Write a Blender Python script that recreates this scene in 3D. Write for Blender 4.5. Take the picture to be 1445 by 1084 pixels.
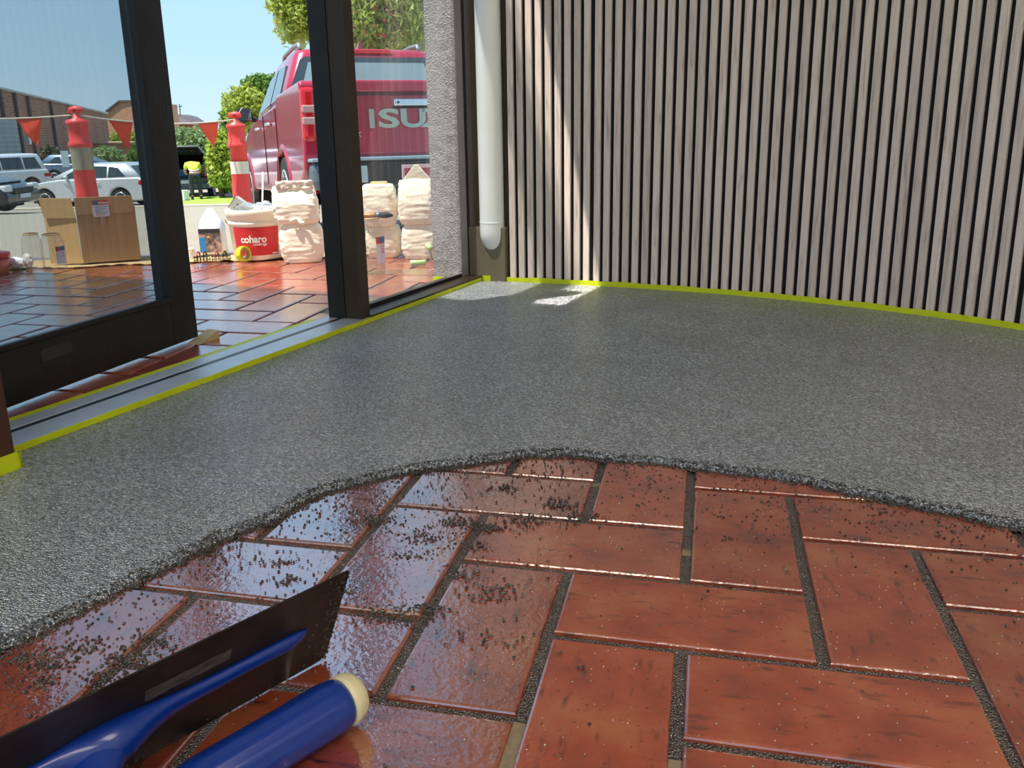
import bpy, bmesh, math, random
from mathutils import Vector, Matrix, noise
for o in list(bpy.data.objects): bpy.data.objects.remove(o)
SC = bpy.context.scene
COL = SC.collection
R = math.radians
random.seed(7)
V = Vector

# ------------------------------------------------------------------ camera
MOD = .135                                   # herringbone module: brick width plus joint
F, PX, PY = 1217.28, 722.5 - 15.27, 542 - 37.63
YAW, PITCH, ROLL = -.2364, .2586, .0204
CAM = V((.0628 * MOD, -6.7489 * MOD, 3.7317 * MOD))
_f = V((math.sin(YAW) * math.cos(PITCH), math.cos(YAW) * math.cos(PITCH), -math.sin(PITCH)))
_r = V((math.cos(YAW), -math.sin(YAW), 0)); _d = _f.cross(_r)
_r2 = math.cos(ROLL) * _r + math.sin(ROLL) * _d
_d2 = -math.sin(ROLL) * _r + math.cos(ROLL) * _d
cd = bpy.data.cameras.new('camera'); cam = bpy.data.objects.new('camera', cd); COL.objects.link(cam)
cd.sensor_width = 36; cd.lens = F / 1445 * 36; cd.clip_start = .02; cd.clip_end = 600
cd.shift_x = 15.27 / 1445; cd.shift_y = -37.63 / 1445
m = Matrix((_r2, -_d2, -_f)).transposed().to_4x4(); m.translation = CAM
cam.matrix_world = m
SC.camera = cam

def ray(x, y): return (x - PX) / F * _r2 + (y - PY) / F * _d2 + _f
def gp(x, y, z=0.0):
    d = ray(x, y); return CAM + d * ((z - CAM.z) / d.z)
def at(x, y, dep): return CAM + ray(x, y) * dep
FH = V((_f.x, _f.y, 0)).normalized(); RH = V((FH.y, -FH.x, 0))
COR = V((-5.4053 * MOD, 13.9314 * MOD, 0))   # room corner at floor level
S = V((-math.sin(.2040), -math.cos(.2040), 0))           # along the window sill, towards the camera
NO = V((S.y, -S.x, 0))                                   # out of the window
W = V((math.cos(.2632), -math.sin(.2632), 0))            # along the slatted wall
WN = V((-W.y, W.x, 0))
def ao(a, o, z=0.0): return COR + S * a + NO * o + V((0, 0, z))
def streetz(D): return -.385 - .0625 * (D - 7) if D < 30 else -.385 - .0625 * 23
def sp(px, D):
    """point of the street surface seen in picture column px at forward distance D"""
    z = streetz(D); y = 300.0
    for _ in range(30):
        d = ray(px, y); t = D / (d.x * FH.x + d.y * FH.y); p = CAM + d * t
        y += (p.z - z) / t * F
    return V((p.x, p.y, z))

# ------------------------------------------------------------------ light
w = bpy.data.worlds.new('sky'); SC.world = w; w.use_nodes = True
nt = w.node_tree; bg = nt.nodes['Background']
# clear midday sky: pale blue band at the horizon passing into an even light blue above
SUND = (-NO * .235 - S * .335 - V((0, 0, 1))).normalized()
tcw = nt.nodes.new('ShaderNodeTexCoord'); sxw = nt.nodes.new('ShaderNodeSeparateXYZ'); rw_ = nt.nodes.new('ShaderNodeValToRGB')
nt.links.new(tcw.outputs['Generated'], sxw.inputs[0]); nt.links.new(sxw.outputs[2], rw_.inputs[0]); nt.links.new(rw_.outputs[0], bg.inputs[0])
el_ = rw_.color_ramp.elements; el_[0].position = 0.0; el_[0].color = (.66, .86, 1.0, 1); el_[1].position = 1.0; el_[1].color = (.36, .64, 1.0, 1)
el_.new(.09).color = (.52, .80, 1.0, 1); el_.new(.22).color = (.42, .72, 1.0, 1)
bg.inputs[1].default_value = .55
sl = bpy.data.lights.new('sun', 'SUN'); sl.energy = 4.2; sl.angle = R(.6); sl.color = (1, .95, .87)
so = bpy.data.objects.new('sun', sl); COL.objects.link(so)
so.rotation_euler = SUND.to_track_quat('-Z', 'Y').to_euler()
so.location = (-3, -3, 9)
vs = SC.view_settings; vs.view_transform = 'Standard'; vs.look = 'None'; vs.exposure = 1.0; vs.gamma = 1; vs.use_curve_mapping = False
SC.cycles.use_denoising = True
SC.cycles.max_bounces = 10; SC.cycles.transparent_max_bounces = 16
SC.cycles.sample_clamp_indirect = 6

# ------------------------------------------------------------------ materials
def lin(c):
    return tuple(((x / 255) / 12.92 if x <= 10 else ((x / 255 + .055) / 1.055) ** 2.4) for x in c) + (1,)
MATS = {}
def mat(name, c=(128, 128, 128), rough=.5, metal=0.0, var=0.0, vscale=8.0, bump=0.0, bscale=40.0, stretch=(1, 1, 1), rnd=0.0, c2=None, coat=0.0, spec=.5, emit=0.0):
    """procedural principled material: base colour broken up by noise (var towards c2), per object variation (rnd), bump"""
    if name in MATS: return MATS[name]
    M = bpy.data.materials.new(name); M.use_nodes = True; n = M.node_tree; N = n.nodes; L = n.links
    b = N['Principled BSDF']; b.inputs['Roughness'].default_value = rough; b.inputs['Metallic'].default_value = metal
    b.inputs['Coat Weight'].default_value = coat; b.inputs['Coat Roughness'].default_value = .06; b.inputs['Specular IOR Level'].default_value = spec
    base = lin(c); b.inputs['Base Color'].default_value = base
    tc = N.new('ShaderNodeTexCoord'); mp = N.new('ShaderNodeMapping'); mp.inputs['Scale'].default_value = stretch
    L.new(tc.outputs['Object'], mp.inputs['Vector'])
    M['nodes'] = 1
    out = None
    if var > 0 or c2:
        nz = N.new('ShaderNodeTexNoise'); nz.inputs['Scale'].default_value = vscale; nz.inputs['Detail'].default_value = 6
        L.new(mp.outputs[0], nz.inputs['Vector'])
        mx = N.new('ShaderNodeMix'); mx.data_type = 'RGBA'
        cr = N.new('ShaderNodeValToRGB'); cr.color_ramp.elements[0].position = .35; cr.color_ramp.elements[1].position = .68
        L.new(nz.outputs[0], cr.inputs[0])
        mul = N.new('ShaderNodeMath'); mul.operation = 'MULTIPLY'; mul.inputs[1].default_value = var if not c2 else max(var, .6)
        L.new(cr.outputs[0], mul.inputs[0]); L.new(mul.outputs[0], mx.inputs[0])
        mx.inputs[6].default_value = base
        mx.inputs[7].default_value = lin(c2) if c2 else tuple(x * .45 for x in base[:3]) + (1,)
        out = mx.outputs[2]
    if rnd > 0:
        oi = N.new('ShaderNodeObjectInfo'); hs = N.new('ShaderNodeHueSaturation')
        mr = N.new('ShaderNodeMapRange'); mr.inputs[3].default_value = 1 - rnd; mr.inputs[4].default_value = 1 + rnd
        L.new(oi.outputs['Random'], mr.inputs[0]); L.new(mr.outputs[0], hs.inputs['Value'])
        if out: L.new(out, hs.inputs['Color'])
        else: hs.inputs['Color'].default_value = base
        out = hs.outputs[0]
    if out: L.new(out, b.inputs['Base Color'])
    if bump > 0:
        nb = N.new('ShaderNodeTexNoise'); nb.inputs['Scale'].default_value = bscale; nb.inputs['Detail'].default_value = 4
        L.new(mp.outputs[0], nb.inputs['Vector'])
        bp = N.new('ShaderNodeBump'); bp.inputs['Strength'].default_value = bump; bp.inputs['Distance'].default_value = .01
        L.new(nb.outputs[0], bp.inputs['Height']); L.new(bp.outputs[0], b.inputs['Normal'])
    if emit: b.inputs['Emission Color'].default_value = base; b.inputs['Emission Strength'].default_value = emit
    MATS[name] = M; return M

def glassmat(name, tint=(1, 1, 1), refl=.08, haze=0.0):
    """thin pane: light passes straight through with a tint, Fresnel reflection on top, a little dust"""
    M = bpy.data.materials.new(name); M.use_nodes = True; n = M.node_tree; N = n.nodes; L = n.links
    N.remove(N['Principled BSDF']); o = N['Material Output']
    tr = N.new('ShaderNodeBsdfTransparent'); tr.inputs[0].default_value = tint + (1,)
    gl = N.new('ShaderNodeBsdfGlossy'); gl.inputs['Roughness'].default_value = .01
    lw = N.new('ShaderNodeLayerWeight'); lw.inputs[0].default_value = .5
    pw = N.new('ShaderNodeMath'); pw.operation = 'POWER'; pw.inputs[1].default_value = 5.0; L.new(lw.outputs['Facing'], pw.inputs[0])
    fr = N.new('ShaderNodeMath'); fr.operation = 'MULTIPLY_ADD'; fr.inputs[1].default_value = .85; fr.inputs[2].default_value = refl / 2; L.new(pw.outputs[0], fr.inputs[0])
    mx = N.new('ShaderNodeMixShader'); L.new(fr.outputs[0], mx.inputs[0]); L.new(tr.outputs[0], mx.inputs[1]); L.new(gl.outputs[0], mx.inputs[2])
    last = mx
    if haze:
        df = N.new('ShaderNodeBsdfDiffuse'); df.inputs[0].default_value = (.8, .82, .85, 1)
        tl = N.new('ShaderNodeBsdfTranslucent'); tl.inputs[0].default_value = (.8, .82, .85, 1)
        ad = N.new('ShaderNodeMixShader'); ad.inputs[0].default_value = .5; L.new(df.outputs[0], ad.inputs[1]); L.new(tl.outputs[0], ad.inputs[2])
        nz = N.new('ShaderNodeTexNoise'); nz.inputs['Scale'].default_value = 5; nz.inputs['Detail'].default_value = 5
        mu = N.new('ShaderNodeMath'); mu.operation = 'MULTIPLY'; mu.inputs[1].default_value = haze * 2; L.new(nz.outputs[0], mu.inputs[0])
        m2 = N.new('ShaderNodeMixShader'); L.new(mu.outputs[0], m2.inputs[0]); L.new(mx.outputs[0], m2.inputs[1]); L.new(ad.outputs[0], m2.inputs[2]); last = m2
    L.new(last.outputs[0], o.inputs[0]); MATS[name] = M; return M

def brickmat(name, c1, c2, mortar, scale, axis):
    M = bpy.data.materials.new(name); M.use_nodes = True; n = M.node_tree; N = n.nodes; L = n.links; b = N['Principled BSDF']
    b.inputs['Roughness'].default_value = .85
    tc = N.new('ShaderNodeTexCoord'); br = N.new('ShaderNodeTexBrick'); br.inputs['Color1'].default_value = lin(c1); br.inputs['Color2'].default_value = lin(c2)
    br.inputs['Mortar'].default_value = lin(mortar); br.inputs['Scale'].default_value = scale; br.inputs['Mortar Size'].default_value = .03
    sx = N.new('ShaderNodeSeparateXYZ'); cb = N.new('ShaderNodeCombineXYZ'); L.new(tc.outputs['Object'], sx.inputs[0])
    L.new(sx.outputs[axis], cb.inputs[0]); L.new(sx.outputs[2], cb.inputs[1]); L.new(cb.outputs[0], br.inputs['Vector'])
    L.new(br.outputs[0], b.inputs['Base Color']); MATS[name] = M; return M

def aggregatemat(name, dark, light, scale, bump, rough, ior=1.5):
    """resin bound stone grains: every grain its own tone, domed by the bump, glossy resin film"""
    M = bpy.data.materials.new(name); M.use_nodes = True; n = M.node_tree; N = n.nodes; L = n.links; b = N['Principled BSDF']
    tc = N.new('ShaderNodeTexCoord'); vo = N.new('ShaderNodeTexVoronoi'); vo.inputs['Scale'].default_value = scale
    L.new(tc.outputs['Object'], vo.inputs['Vector'])
    sp_ = N.new('ShaderNodeSeparateColor'); L.new(vo.outputs['Color'], sp_.inputs[0])
    cr = N.new('ShaderNodeValToRGB'); e = cr.color_ramp.elements; e[0].color = lin(dark); e[1].color = lin(light)
    e[1].position = .9; x = e.new(.55); x.color = tuple((a + c) / 2 * .9 for a, c in zip(lin(dark), lin(light)))
    L.new(sp_.outputs[0], cr.inputs[0])
    nz = N.new('ShaderNodeTexNoise'); nz.inputs['Scale'].default_value = 5; nz.inputs['Detail'].default_value = 5
    L.new(tc.outputs['Object'], nz.inputs['Vector'])
    mr = N.new('ShaderNodeMapRange'); mr.inputs[1].default_value = .3; mr.inputs[2].default_value = .7; mr.inputs[3].default_value = .78; mr.inputs[4].default_value = 1.15
    L.new(nz.outputs[0], mr.inputs[0])
    hs = N.new('ShaderNodeHueSaturation'); L.new(mr.outputs[0], hs.inputs['Value']); L.new(cr.outputs[0], hs.inputs['Color'])
    L.new(hs.outputs[0], b.inputs['Base Color'])
    bp = N.new('ShaderNodeBump'); bp.invert = True; bp.inputs['Strength'].default_value = bump; bp.inputs['Distance'].default_value = .004
    L.new(vo.outputs['Distance'], bp.inputs['Height']); L.new(bp.outputs[0], b.inputs['Normal'])
    b.inputs['Roughness'].default_value = rough; b.inputs['IOR'].default_value = ior; b.inputs['Specular IOR Level'].default_value = .6
    MATS[name] = M; return M

def tilemat(name, film=2.2):
    """glazed terracotta paver: orange red body, darker smears and pits, semi gloss skin"""
    M = bpy.data.materials.new(name); M.use_nodes = True; n = M.node_tree; N = n.nodes; L = n.links; b = N['Principled BSDF']
    tc = N.new('ShaderNodeTexCoord'); oi = N.new('ShaderNodeObjectInfo')
    off = N.new('ShaderNodeVectorMath'); off.operation = 'ADD'
    sc_ = N.new('ShaderNodeVectorMath'); sc_.operation = 'SCALE'; sc_.inputs['Scale'].default_value = 9.0
    L.new(oi.outputs['Location'], sc_.inputs[0]); L.new(tc.outputs['Object'], off.inputs[0]); L.new(sc_.outputs[0], off.inputs[1])
    def nz(s, d=6):
        k = N.new('ShaderNodeTexNoise'); k.inputs['Scale'].default_value = s; k.inputs['Detail'].default_value = d; L.new(off.outputs[0], k.inputs['Vector']); return k
    def ramp(src, stops):
        k = N.new('ShaderNodeValToRGB'); k.color_ramp.elements[0].position, k.color_ramp.elements[0].color = stops[0]
        k.color_ramp.elements[1].position, k.color_ramp.elements[1].color = stops[-1]
        for p, c in stops[1:-1]: k.color_ramp.elements.new(p).color = c
        L.new(src, k.inputs[0]); return k
    a = ramp(nz(14).outputs[0], [(.3, lin((128, 50, 28))), (.5, lin((164, 70, 38))), (.72, lin((176, 98, 58)))])
    mp = N.new('ShaderNodeMapping'); mp.inputs['Scale'].default_value = (1, 3.2, 1); L.new(off.outputs[0], mp.inputs[0])
    st = N.new('ShaderNodeTexNoise'); st.inputs['Scale'].default_value = 26; st.inputs['Detail'].default_value = 7; L.new(mp.outputs[0], st.inputs['Vector'])
    sm = ramp(st.outputs[0], [(.58, (0, 0, 0, 1)), (.76, (1, 1, 1, 1))])
    mx = N.new('ShaderNodeMix'); mx.data_type = 'RGBA'; mx.blend_type = 'MULTIPLY'; L.new(sm.outputs[0], mx.inputs[0]); L.new(a.outputs[0], mx.inputs[6]); mx.inputs[7].default_value = lin((95, 80, 75))
    pit = ramp(nz(150, 2).outputs[0], [(.66, (1, 1, 1, 1)), (.72, (.35, .3, .3, 1))])
    m2 = N.new('ShaderNodeMix'); m2.data_type = 'RGBA'; m2.blend_type = 'MULTIPLY'; m2.inputs[0].default_value = .8; L.new(mx.outputs[2], m2.inputs[6]); L.new(pit.outputs[0], m2.inputs[7])
    hs = N.new('ShaderNodeHueSaturation'); mr = N.new('ShaderNodeMapRange'); mr.inputs[3].default_value = .82; mr.inputs[4].default_value = 1.12
    L.new(oi.outputs['Random'], mr.inputs[0]); L.new(mr.outputs[0], hs.inputs['Value']); L.new(m2.outputs[2], hs.inputs['Color'])
    L.new(hs.outputs[0], b.inputs['Base Color'])
    bp = N.new('ShaderNodeBump'); bp.inputs['Strength'].default_value = .22; bp.inputs['Distance'].default_value = .004
    L.new(nz(70, 3).outputs[0], bp.inputs['Height']); L.new(bp.outputs[0], b.inputs['Normal'])
    b.inputs['Roughness'].default_value = .3; b.inputs['Specular IOR Level'].default_value = .5
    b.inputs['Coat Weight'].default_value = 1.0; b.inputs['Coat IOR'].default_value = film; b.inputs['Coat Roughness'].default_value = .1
    bp2 = N.new('ShaderNodeBump'); bp2.inputs['Strength'].default_value = .3; bp2.inputs['Distance'].default_value = .002; L.new(nz(140, 3).outputs[0], bp2.inputs['Height']); L.new(bp2.outputs[0], b.inputs['Coat Normal'])
    MATS[name] = M; return M

def woodmat(name):
    """oak veneer: grain drawn out along the slat, tone differing from slat to slat"""
    M = bpy.data.materials.new(name); M.use_nodes = True; n = M.node_tree; N = n.nodes; L = n.links; b = N['Principled BSDF']
    tc = N.new('ShaderNodeTexCoord'); oi = N.new('ShaderNodeObjectInfo')
    off = N.new('ShaderNodeVectorMath'); off.operation = 'ADD'; sc_ = N.new('ShaderNodeVectorMath'); sc_.operation = 'SCALE'; sc_.inputs['Scale'].default_value = 13.0
    L.new(oi.outputs['Location'], sc_.inputs[0]); L.new(tc.outputs['Object'], off.inputs[0]); L.new(sc_.outputs[0], off.inputs[1])
    mp = N.new('ShaderNodeMapping'); mp.inputs['Scale'].default_value = (16, 16, 1.1); L.new(off.outputs[0], mp.inputs[0])
    g = N.new('ShaderNodeTexNoise'); g.inputs['Scale'].default_value = 6; g.inputs['Detail'].default_value = 8; g.inputs['Distortion'].default_value = 1.2; L.new(mp.outputs[0], g.inputs['Vector'])
    cr = N.new('ShaderNodeValToRGB'); e = cr.color_ramp.elements; e[0].position = .3; e[0].color = lin((180, 160, 148)); e[1].position = .7; e[1].color = lin((222, 206, 194)); e.new(.45).color = lin((212, 195, 182))
    L.new(g.outputs[0], cr.inputs[0])
    hs = N.new('ShaderNodeHueSaturation'); mr = N.new('ShaderNodeMapRange'); mr.inputs[3].default_value = .84; mr.inputs[4].default_value = 1.1
    L.new(oi.outputs['Random'], mr.inputs[0]); L.new(mr.outputs[0], hs.inputs['Value']); L.new(cr.outputs[0], hs.inputs['Color']); L.new(hs.outputs[0], b.inputs['Base Color'])
    bp = N.new('ShaderNodeBump'); bp.inputs['Strength'].default_value = .1; bp.inputs['Distance'].default_value = .002; L.new(g.outputs[0], bp.inputs['Height']); L.new(bp.outputs[0], b.inputs['Normal'])
    b.inputs['Roughness'].default_value = .55; MATS[name] = M; return M

# ------------------------------------------------------------------ mesh builder
class MB:
    def __init__(s): s.v = []; s.f = []
    def add(s, vs, fs):
        k = len(s.v); s.v += [tuple(x) for x in vs]; s.f += [tuple(i + k for i in q) for q in fs]; return s
    def box(s, x0, x1, y0, y1, z0, z1, T=None):
        p = [V((x, y, z)) for z in (z0, z1) for y in (y0, y1) for x in (x0, x1)]
        if T: p = [T(q) if callable(T) else T @ q for q in p]
        return s.add(p, [(0, 2, 3, 1), (4, 5, 7, 6), (0, 1, 5, 4), (2, 6, 7, 3), (0, 4, 6, 2), (1, 3, 7, 5)])
    def loft(s, rings, cap=True, closed=True):
        n = len(rings[0]); vs = [p for r in rings for p in r]; fs = []
        for i in range(len(rings) - 1):
            for j in range(n if closed else n - 1):
                k = (j + 1) % n; fs.append((i * n + j, i * n + k, (i + 1) * n + k, (i + 1) * n + j))
        if cap: fs.append(tuple(range(n - 1, -1, -1))); fs.append(tuple(range((len(rings) - 1) * n, len(rings) * n)))
        return s.add(vs, fs)
    def tube(s, p0, p1, r0, r1=None, n=10, cap=True):
        return s.path([p0, p1], [r0, r0 if r1 is None else r1], n, cap)
    def path(s, pts, r, n=8, cap=True):
        pts = [V(p) for p in pts]; rr = r if isinstance(r, (list, tuple)) else [r] * len(pts); rings = []
        ref = None
        for i, p in enumerate(pts):
            t = (pts[min(i + 1, len(pts) - 1)] - pts[max(i - 1, 0)]).normalized()
            if ref is None: ref = V((0, 0, 1)) if abs(t.z) < .9 else V((1, 0, 0))
            a = (ref - t * ref.dot(t)).normalized(); b = t.cross(a); ref = a
            rings.append([p + (a * math.cos(2 * math.pi * k / n) + b * math.sin(2 * math.pi * k / n)) * rr[i] for k in range(n)])
        return s.loft(rings, cap)
    def lathe(s, prof, n=24, T=None, a0=0.0, a1=2 * math.pi, cap=True):
        full = abs(a1 - a0 - 2 * math.pi) < 1e-6; m_ = n if full else n + 1
        rings = [[V((r * math.cos(a0 + (a1 - a0) * k / n), r * math.sin(a0 + (a1 - a0) * k / n), z)) for k in range(m_)] for r, z in prof]
        if T: rings = [[T @ p for p in q] for q in rings]
        return s.loft(rings, cap and full, full)
    def prism(s, poly, fn, t0, t1):
        n = len(poly); vs = [fn(a, b, t0) for a, b in poly] + [fn(a, b, t1) for a, b in poly]
        return s.add(vs, [tuple(range(n - 1, -1, -1)), tuple(range(n, 2 * n))] + [(i, (i + 1) % n, n + (i + 1) % n, n + i) for i in range(n)])
    def grid(s, fn, nu, nv):
        return s.add([fn(i / nu, j / nv) for j in range(nv + 1) for i in range(nu + 1)],
                     [(j * (nu + 1) + i, j * (nu + 1) + i + 1, (j + 1) * (nu + 1) + i + 1, (j + 1) * (nu + 1) + i) for j in range(nv) for i in range(nu)])
    def octa(s, c, r, rz=0):
        k = [V((math.cos(rz + i * math.pi / 2) * r, math.sin(rz + i * math.pi / 2) * r, 0)) for i in range(4)]
        return s.add([c + q for q in k] + [c + V((0, 0, r * .8)), c - V((0, 0, r * .8))], [(0, 1, 4), (1, 2, 4), (2, 3, 4), (3, 0, 4), (1, 0, 5), (2, 1, 5), (3, 2, 5), (0, 3, 5)])
    def ball(s, c, r, n=10, sc=(1, 1, 1)):
        c = V(c); pr = [(math.sin(math.pi * i / 6), -math.cos(math.pi * i / 6)) for i in range(7)]
        return s.loft([[c + V((max(a, .02) * r * sc[0] * math.cos(2 * math.pi * k / n), max(a, .02) * r * sc[1] * math.sin(2 * math.pi * k / n), b * r * sc[2])) for k in range(n)] for a, b in pr])
    def build(s, name, m, parent=None, smooth=False, bevel=0, seg=2, solid=0, sub=0, fix=True):
        me = bpy.data.meshes.new(name); me.from_pydata(s.v, [], s.f); me.update()
        if fix:
            b = bmesh.new(); b.from_mesh(me); bmesh.ops.recalc_face_normals(b, faces=b.faces); b.to_mesh(me); b.free()
        o = bpy.data.objects.new(name, me); COL.objects.link(o); me.materials.append(m)
        if smooth: me.shade_smooth()
        if parent: o.parent = parent
        if solid: q = o.modifiers.new('s', 'SOLIDIFY'); q.thickness = solid; q.offset = 0
        if bevel:
            q = o.modifiers.new('b', 'BEVEL'); q.width = bevel; q.segments = seg; q.limit_method = 'ANGLE'; q.angle_limit = R(35)
        if bevel and smooth: q = o.modifiers.new('w', 'WEIGHTED_NORMAL'); q.keep_sharp = False
        if sub: q = o.modifiers.new('u', 'SUBSURF'); q.levels = sub; q.render_levels = sub
        return o
def tag(o, label, cat, group=None, kind=None):
    if label: o['label'] = label
    if cat: o['category'] = cat
    if group: o['group'] = group
    if kind: o['kind'] = kind
    return o
def struct(o, label=None): o['kind'] = 'structure'; (label and o.__setitem__('label', label)); return o
def empty(name, loc=(0, 0, 0), rz=0.0, label=None, cat=None, group=None):
    o = bpy.data.objects.new(name, None); COL.objects.link(o); o.location = loc; o.rotation_euler = (0, 0, rz); o.empty_display_size = .1
    return tag(o, label, cat, group)
def copytree(o, parent=None):
    c = o.copy(); COL.objects.link(c); c.parent = parent
    for ch in list(o.children): copytree(ch, c)
    return c
def inst(name, me, loc, rz, parent):
    o = bpy.data.objects.new(name, me); COL.objects.link(o); o.location = loc; o.rotation_euler = (0, 0, rz); o.parent = parent; return o
def text(s, size, fn, name, m, parent, bold=.0, sx=1.0, depth=.0):
    """lettering as a mesh; fn maps the flat (x, y, depth) of the text onto the carrying surface"""
    cu = bpy.data.curves.new('t', 'FONT'); cu.body = s; cu.size = size; cu.offset = bold * size; cu.align_x = 'CENTER'; cu.align_y = 'CENTER'; cu.extrude = depth; cu.resolution_u = 3
    o = bpy.data.objects.new('t', cu); COL.objects.link(o); dg = bpy.context.evaluated_depsgraph_get()
    me = bpy.data.meshes.new_from_object(o.evaluated_get(dg)); bpy.data.objects.remove(o)
    for v in me.vertices: v.co = fn(v.co.x * sx, v.co.y, v.co.z)
    me.name = name; me.materials.clear(); me.materials.append(m)
    q = bpy.data.objects.new(name, me); COL.objects.link(q); q.parent = parent; return q
def rot3(x, y, z): return Matrix((x, y, z)).transposed().to_4x4()
def frame(o, x, y, z):
    m_ = rot3(V(x), V(y), V(z)); m_.translation = o; return m_

# ------------------------------------------------------------------ palette
tile_m = tilemat('terracotta_paver')
sheen_tile_m = tilemat('sky_sheen_paver', 4.6)  # stronger film exaggerates the sky sheen on the left pavers
half_sheen_tile_m = tilemat('half_sheen_paver', 3.0)  # half-way gloss, easing the exaggerated sky sheen into the plain pavers
grout_m = aggregatemat('wet_grout', (50, 42, 36), (108, 96, 86), 420, .9, .36, 1.9)
coat_m = aggregatemat('stone_carpet', (50, 51, 53), (176, 180, 188), 320, 1.0, .24, 2.9)
crumb_m = mat('stone_crumb', (40, 35, 30), .3, var=.6, vscale=300, c2=(84, 78, 70))
tape_m = mat('yellow_masking_tape', (205, 216, 6), .5, var=.25, vscale=30, bump=.15, bscale=60)
wood_m = woodmat('oak_slat')
black_m = mat('black_felt', (16, 15, 16), .9, var=.3, vscale=60)
olive_m = mat('olive_brown_paint', (112, 102, 80), .45, var=.25, vscale=14, bump=.1, bscale=30)
render_m = mat('rough_render', (158, 150, 148), .6, var=.25, vscale=10, bump=.7, bscale=190)
pvc_m = mat('white_pvc', (246, 246, 238), .35, var=.05, vscale=9)
bronze_m = mat('bronze_aluminium', (66, 54, 42), .42, .3, var=.3, vscale=12)
darkframe_m = mat('black_aluminium', (40, 38, 37), .4, .25, var=.45, vscale=25, bump=.08, bscale=120)
alu_m = mat('mill_aluminium', (205, 207, 210), .42, .55, var=.2, vscale=18)
redwood_m = mat('dark_red_brown_timber', (72, 38, 24), .5, var=.4, vscale=30, stretch=(1, 1, .1))
plaster_m = mat('white_plaster', (232, 228, 220), .9, var=.06, vscale=3)
glass_m = glassmat('window_glass', (.93, .95, .95), haze=.02)
doorglass_m = glassmat('tinted_door_glass', (.72, .75, .76), haze=.012)

# ------------------------------------------------------------------ room shell
def slab(name, poly, z0, z1, m, parent=None):
    return MB().prism([(p[0], p[1]) for p in poly], lambda a, b, t: (a, b, t), z0, z1).build(name, m, parent)
XR, YB, ZC = 2.5, -3.7, 2.6
floor = struct(slab('floor', [ao(4.3, .13), ao(-.25, .13), V((XR, 1.3, 0)), V((XR, YB, 0))], -.08, -.006, grout_m))
ceil_ = struct(slab('ceiling', [ao(6.2, .1), ao(-.4, .1), V((XR + .2, 1.3, 0)), V((XR + .2, YB - .1, 0))], ZC, ZC + .15, plaster_m))
def aobox(a0, a1, o0, o1, z0, z1, mb=None): return (mb or MB()).box(a0, a1, o0, o1, z0, z1, lambda q: ao(q.x, q.y, q.z))
struct(MB().box(XR, XR + .15, YB, 1.4, -.08, ZC).build('wall_right', plaster_m))
bw = MB().box(-2.6, XR, YB - .15, YB, 2.25, ZC).box(-2.6, -1.9, YB - .15, YB, -.08, 2.25).box(2.2, XR, YB - .15, YB, -.08, 2.25)
struct(bw.build('wall_back', plaster_m))
lw = aobox(-.35, 1.9, -.06, .0, 1.75, ZC); aobox(1.9, 5.4, -.06, .0, 2.1, ZC, lw); aobox(4.6, 5.4, -.06, .0, -.08, 2.1, lw)
struct(lw.build('wall_left', plaster_m))

# slatted wall, gently curved in plan
def perp(x):
    if x > 1.6: return perp(1.6) - .44 * (x - 1.6)
    return .022 + .139 * x - .04 * x * x - .065 * x ** 3
def wallp(x, off=0.0, z=0.0):
    d = (perp(x + .001) - perp(x - .001)) / .002
    t = (W + WN * d).normalized(); n = V((-t.y, t.x, 0))
    return COR + W * x + WN * perp(x) + n * off + V((0, 0, z)), t
bk = MB(); xs = [.088 + i * .06 for i in range(44)]
bk.loft([[wallp(x, .0112, -.08)[0], wallp(x, .06, -.08)[0], wallp(x, .06, ZC)[0], wallp(x, .0112, ZC)[0]] for x in xs])
wall_far = struct(bk.build('wall_far', black_m), 'wall clad in vertical oak slats on black felt backing')
PITCH_S, SW = .0318, .0202
sm = MB(); c_ = .0012
sec = [(-SW / 2, .0105), (-SW / 2, c_), (-SW / 2 + c_, 0), (SW / 2 - c_, 0), (SW / 2, c_), (SW / 2, .0105)]
sm.loft([[V((a, b, z)) for a, b in sec] for z in (.002, ZC - .001)])
x, k, smesh = .094, 0, None
while x < 2.55:
    p, t = wallp(x + SW / 2, .001)
    if smesh is None: o = sm.build('slat', wood_m, wall_far); smesh = o.data
    else: o = bpy.data.objects.new('slat', smesh); COL.objects.link(o); o.parent = wall_far
    o.location = p; o.rotation_euler = (0, 0, math.atan2(t.y, t.x))
    x += PITCH_S * (1 - .04 * random.random() * (k % 9 == 0)) / math.sqrt(1 + ((perp(x + .01) - perp(x)) / .01) ** 2); k += 1
    if k % 19 == 9: x += .003
# painted strip of wall between the window and the slats, with its plinth
def wbox(x0, x1, n0, n1, z0, z1, mb=None):
    return (mb or MB()).box(x0, x1, n0, n1, z0, z1, lambda q: COR + W * q.x + WN * q.y + V((0, 0, q.z)))
wc = struct(wbox(-.12, .086, .078, .16, -.08, ZC).build('wall_corner', olive_m))
wbox(-.12, .083, .022, .079, 0, .188).build('plinth', olive_m, wc, bevel=.003)
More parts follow.
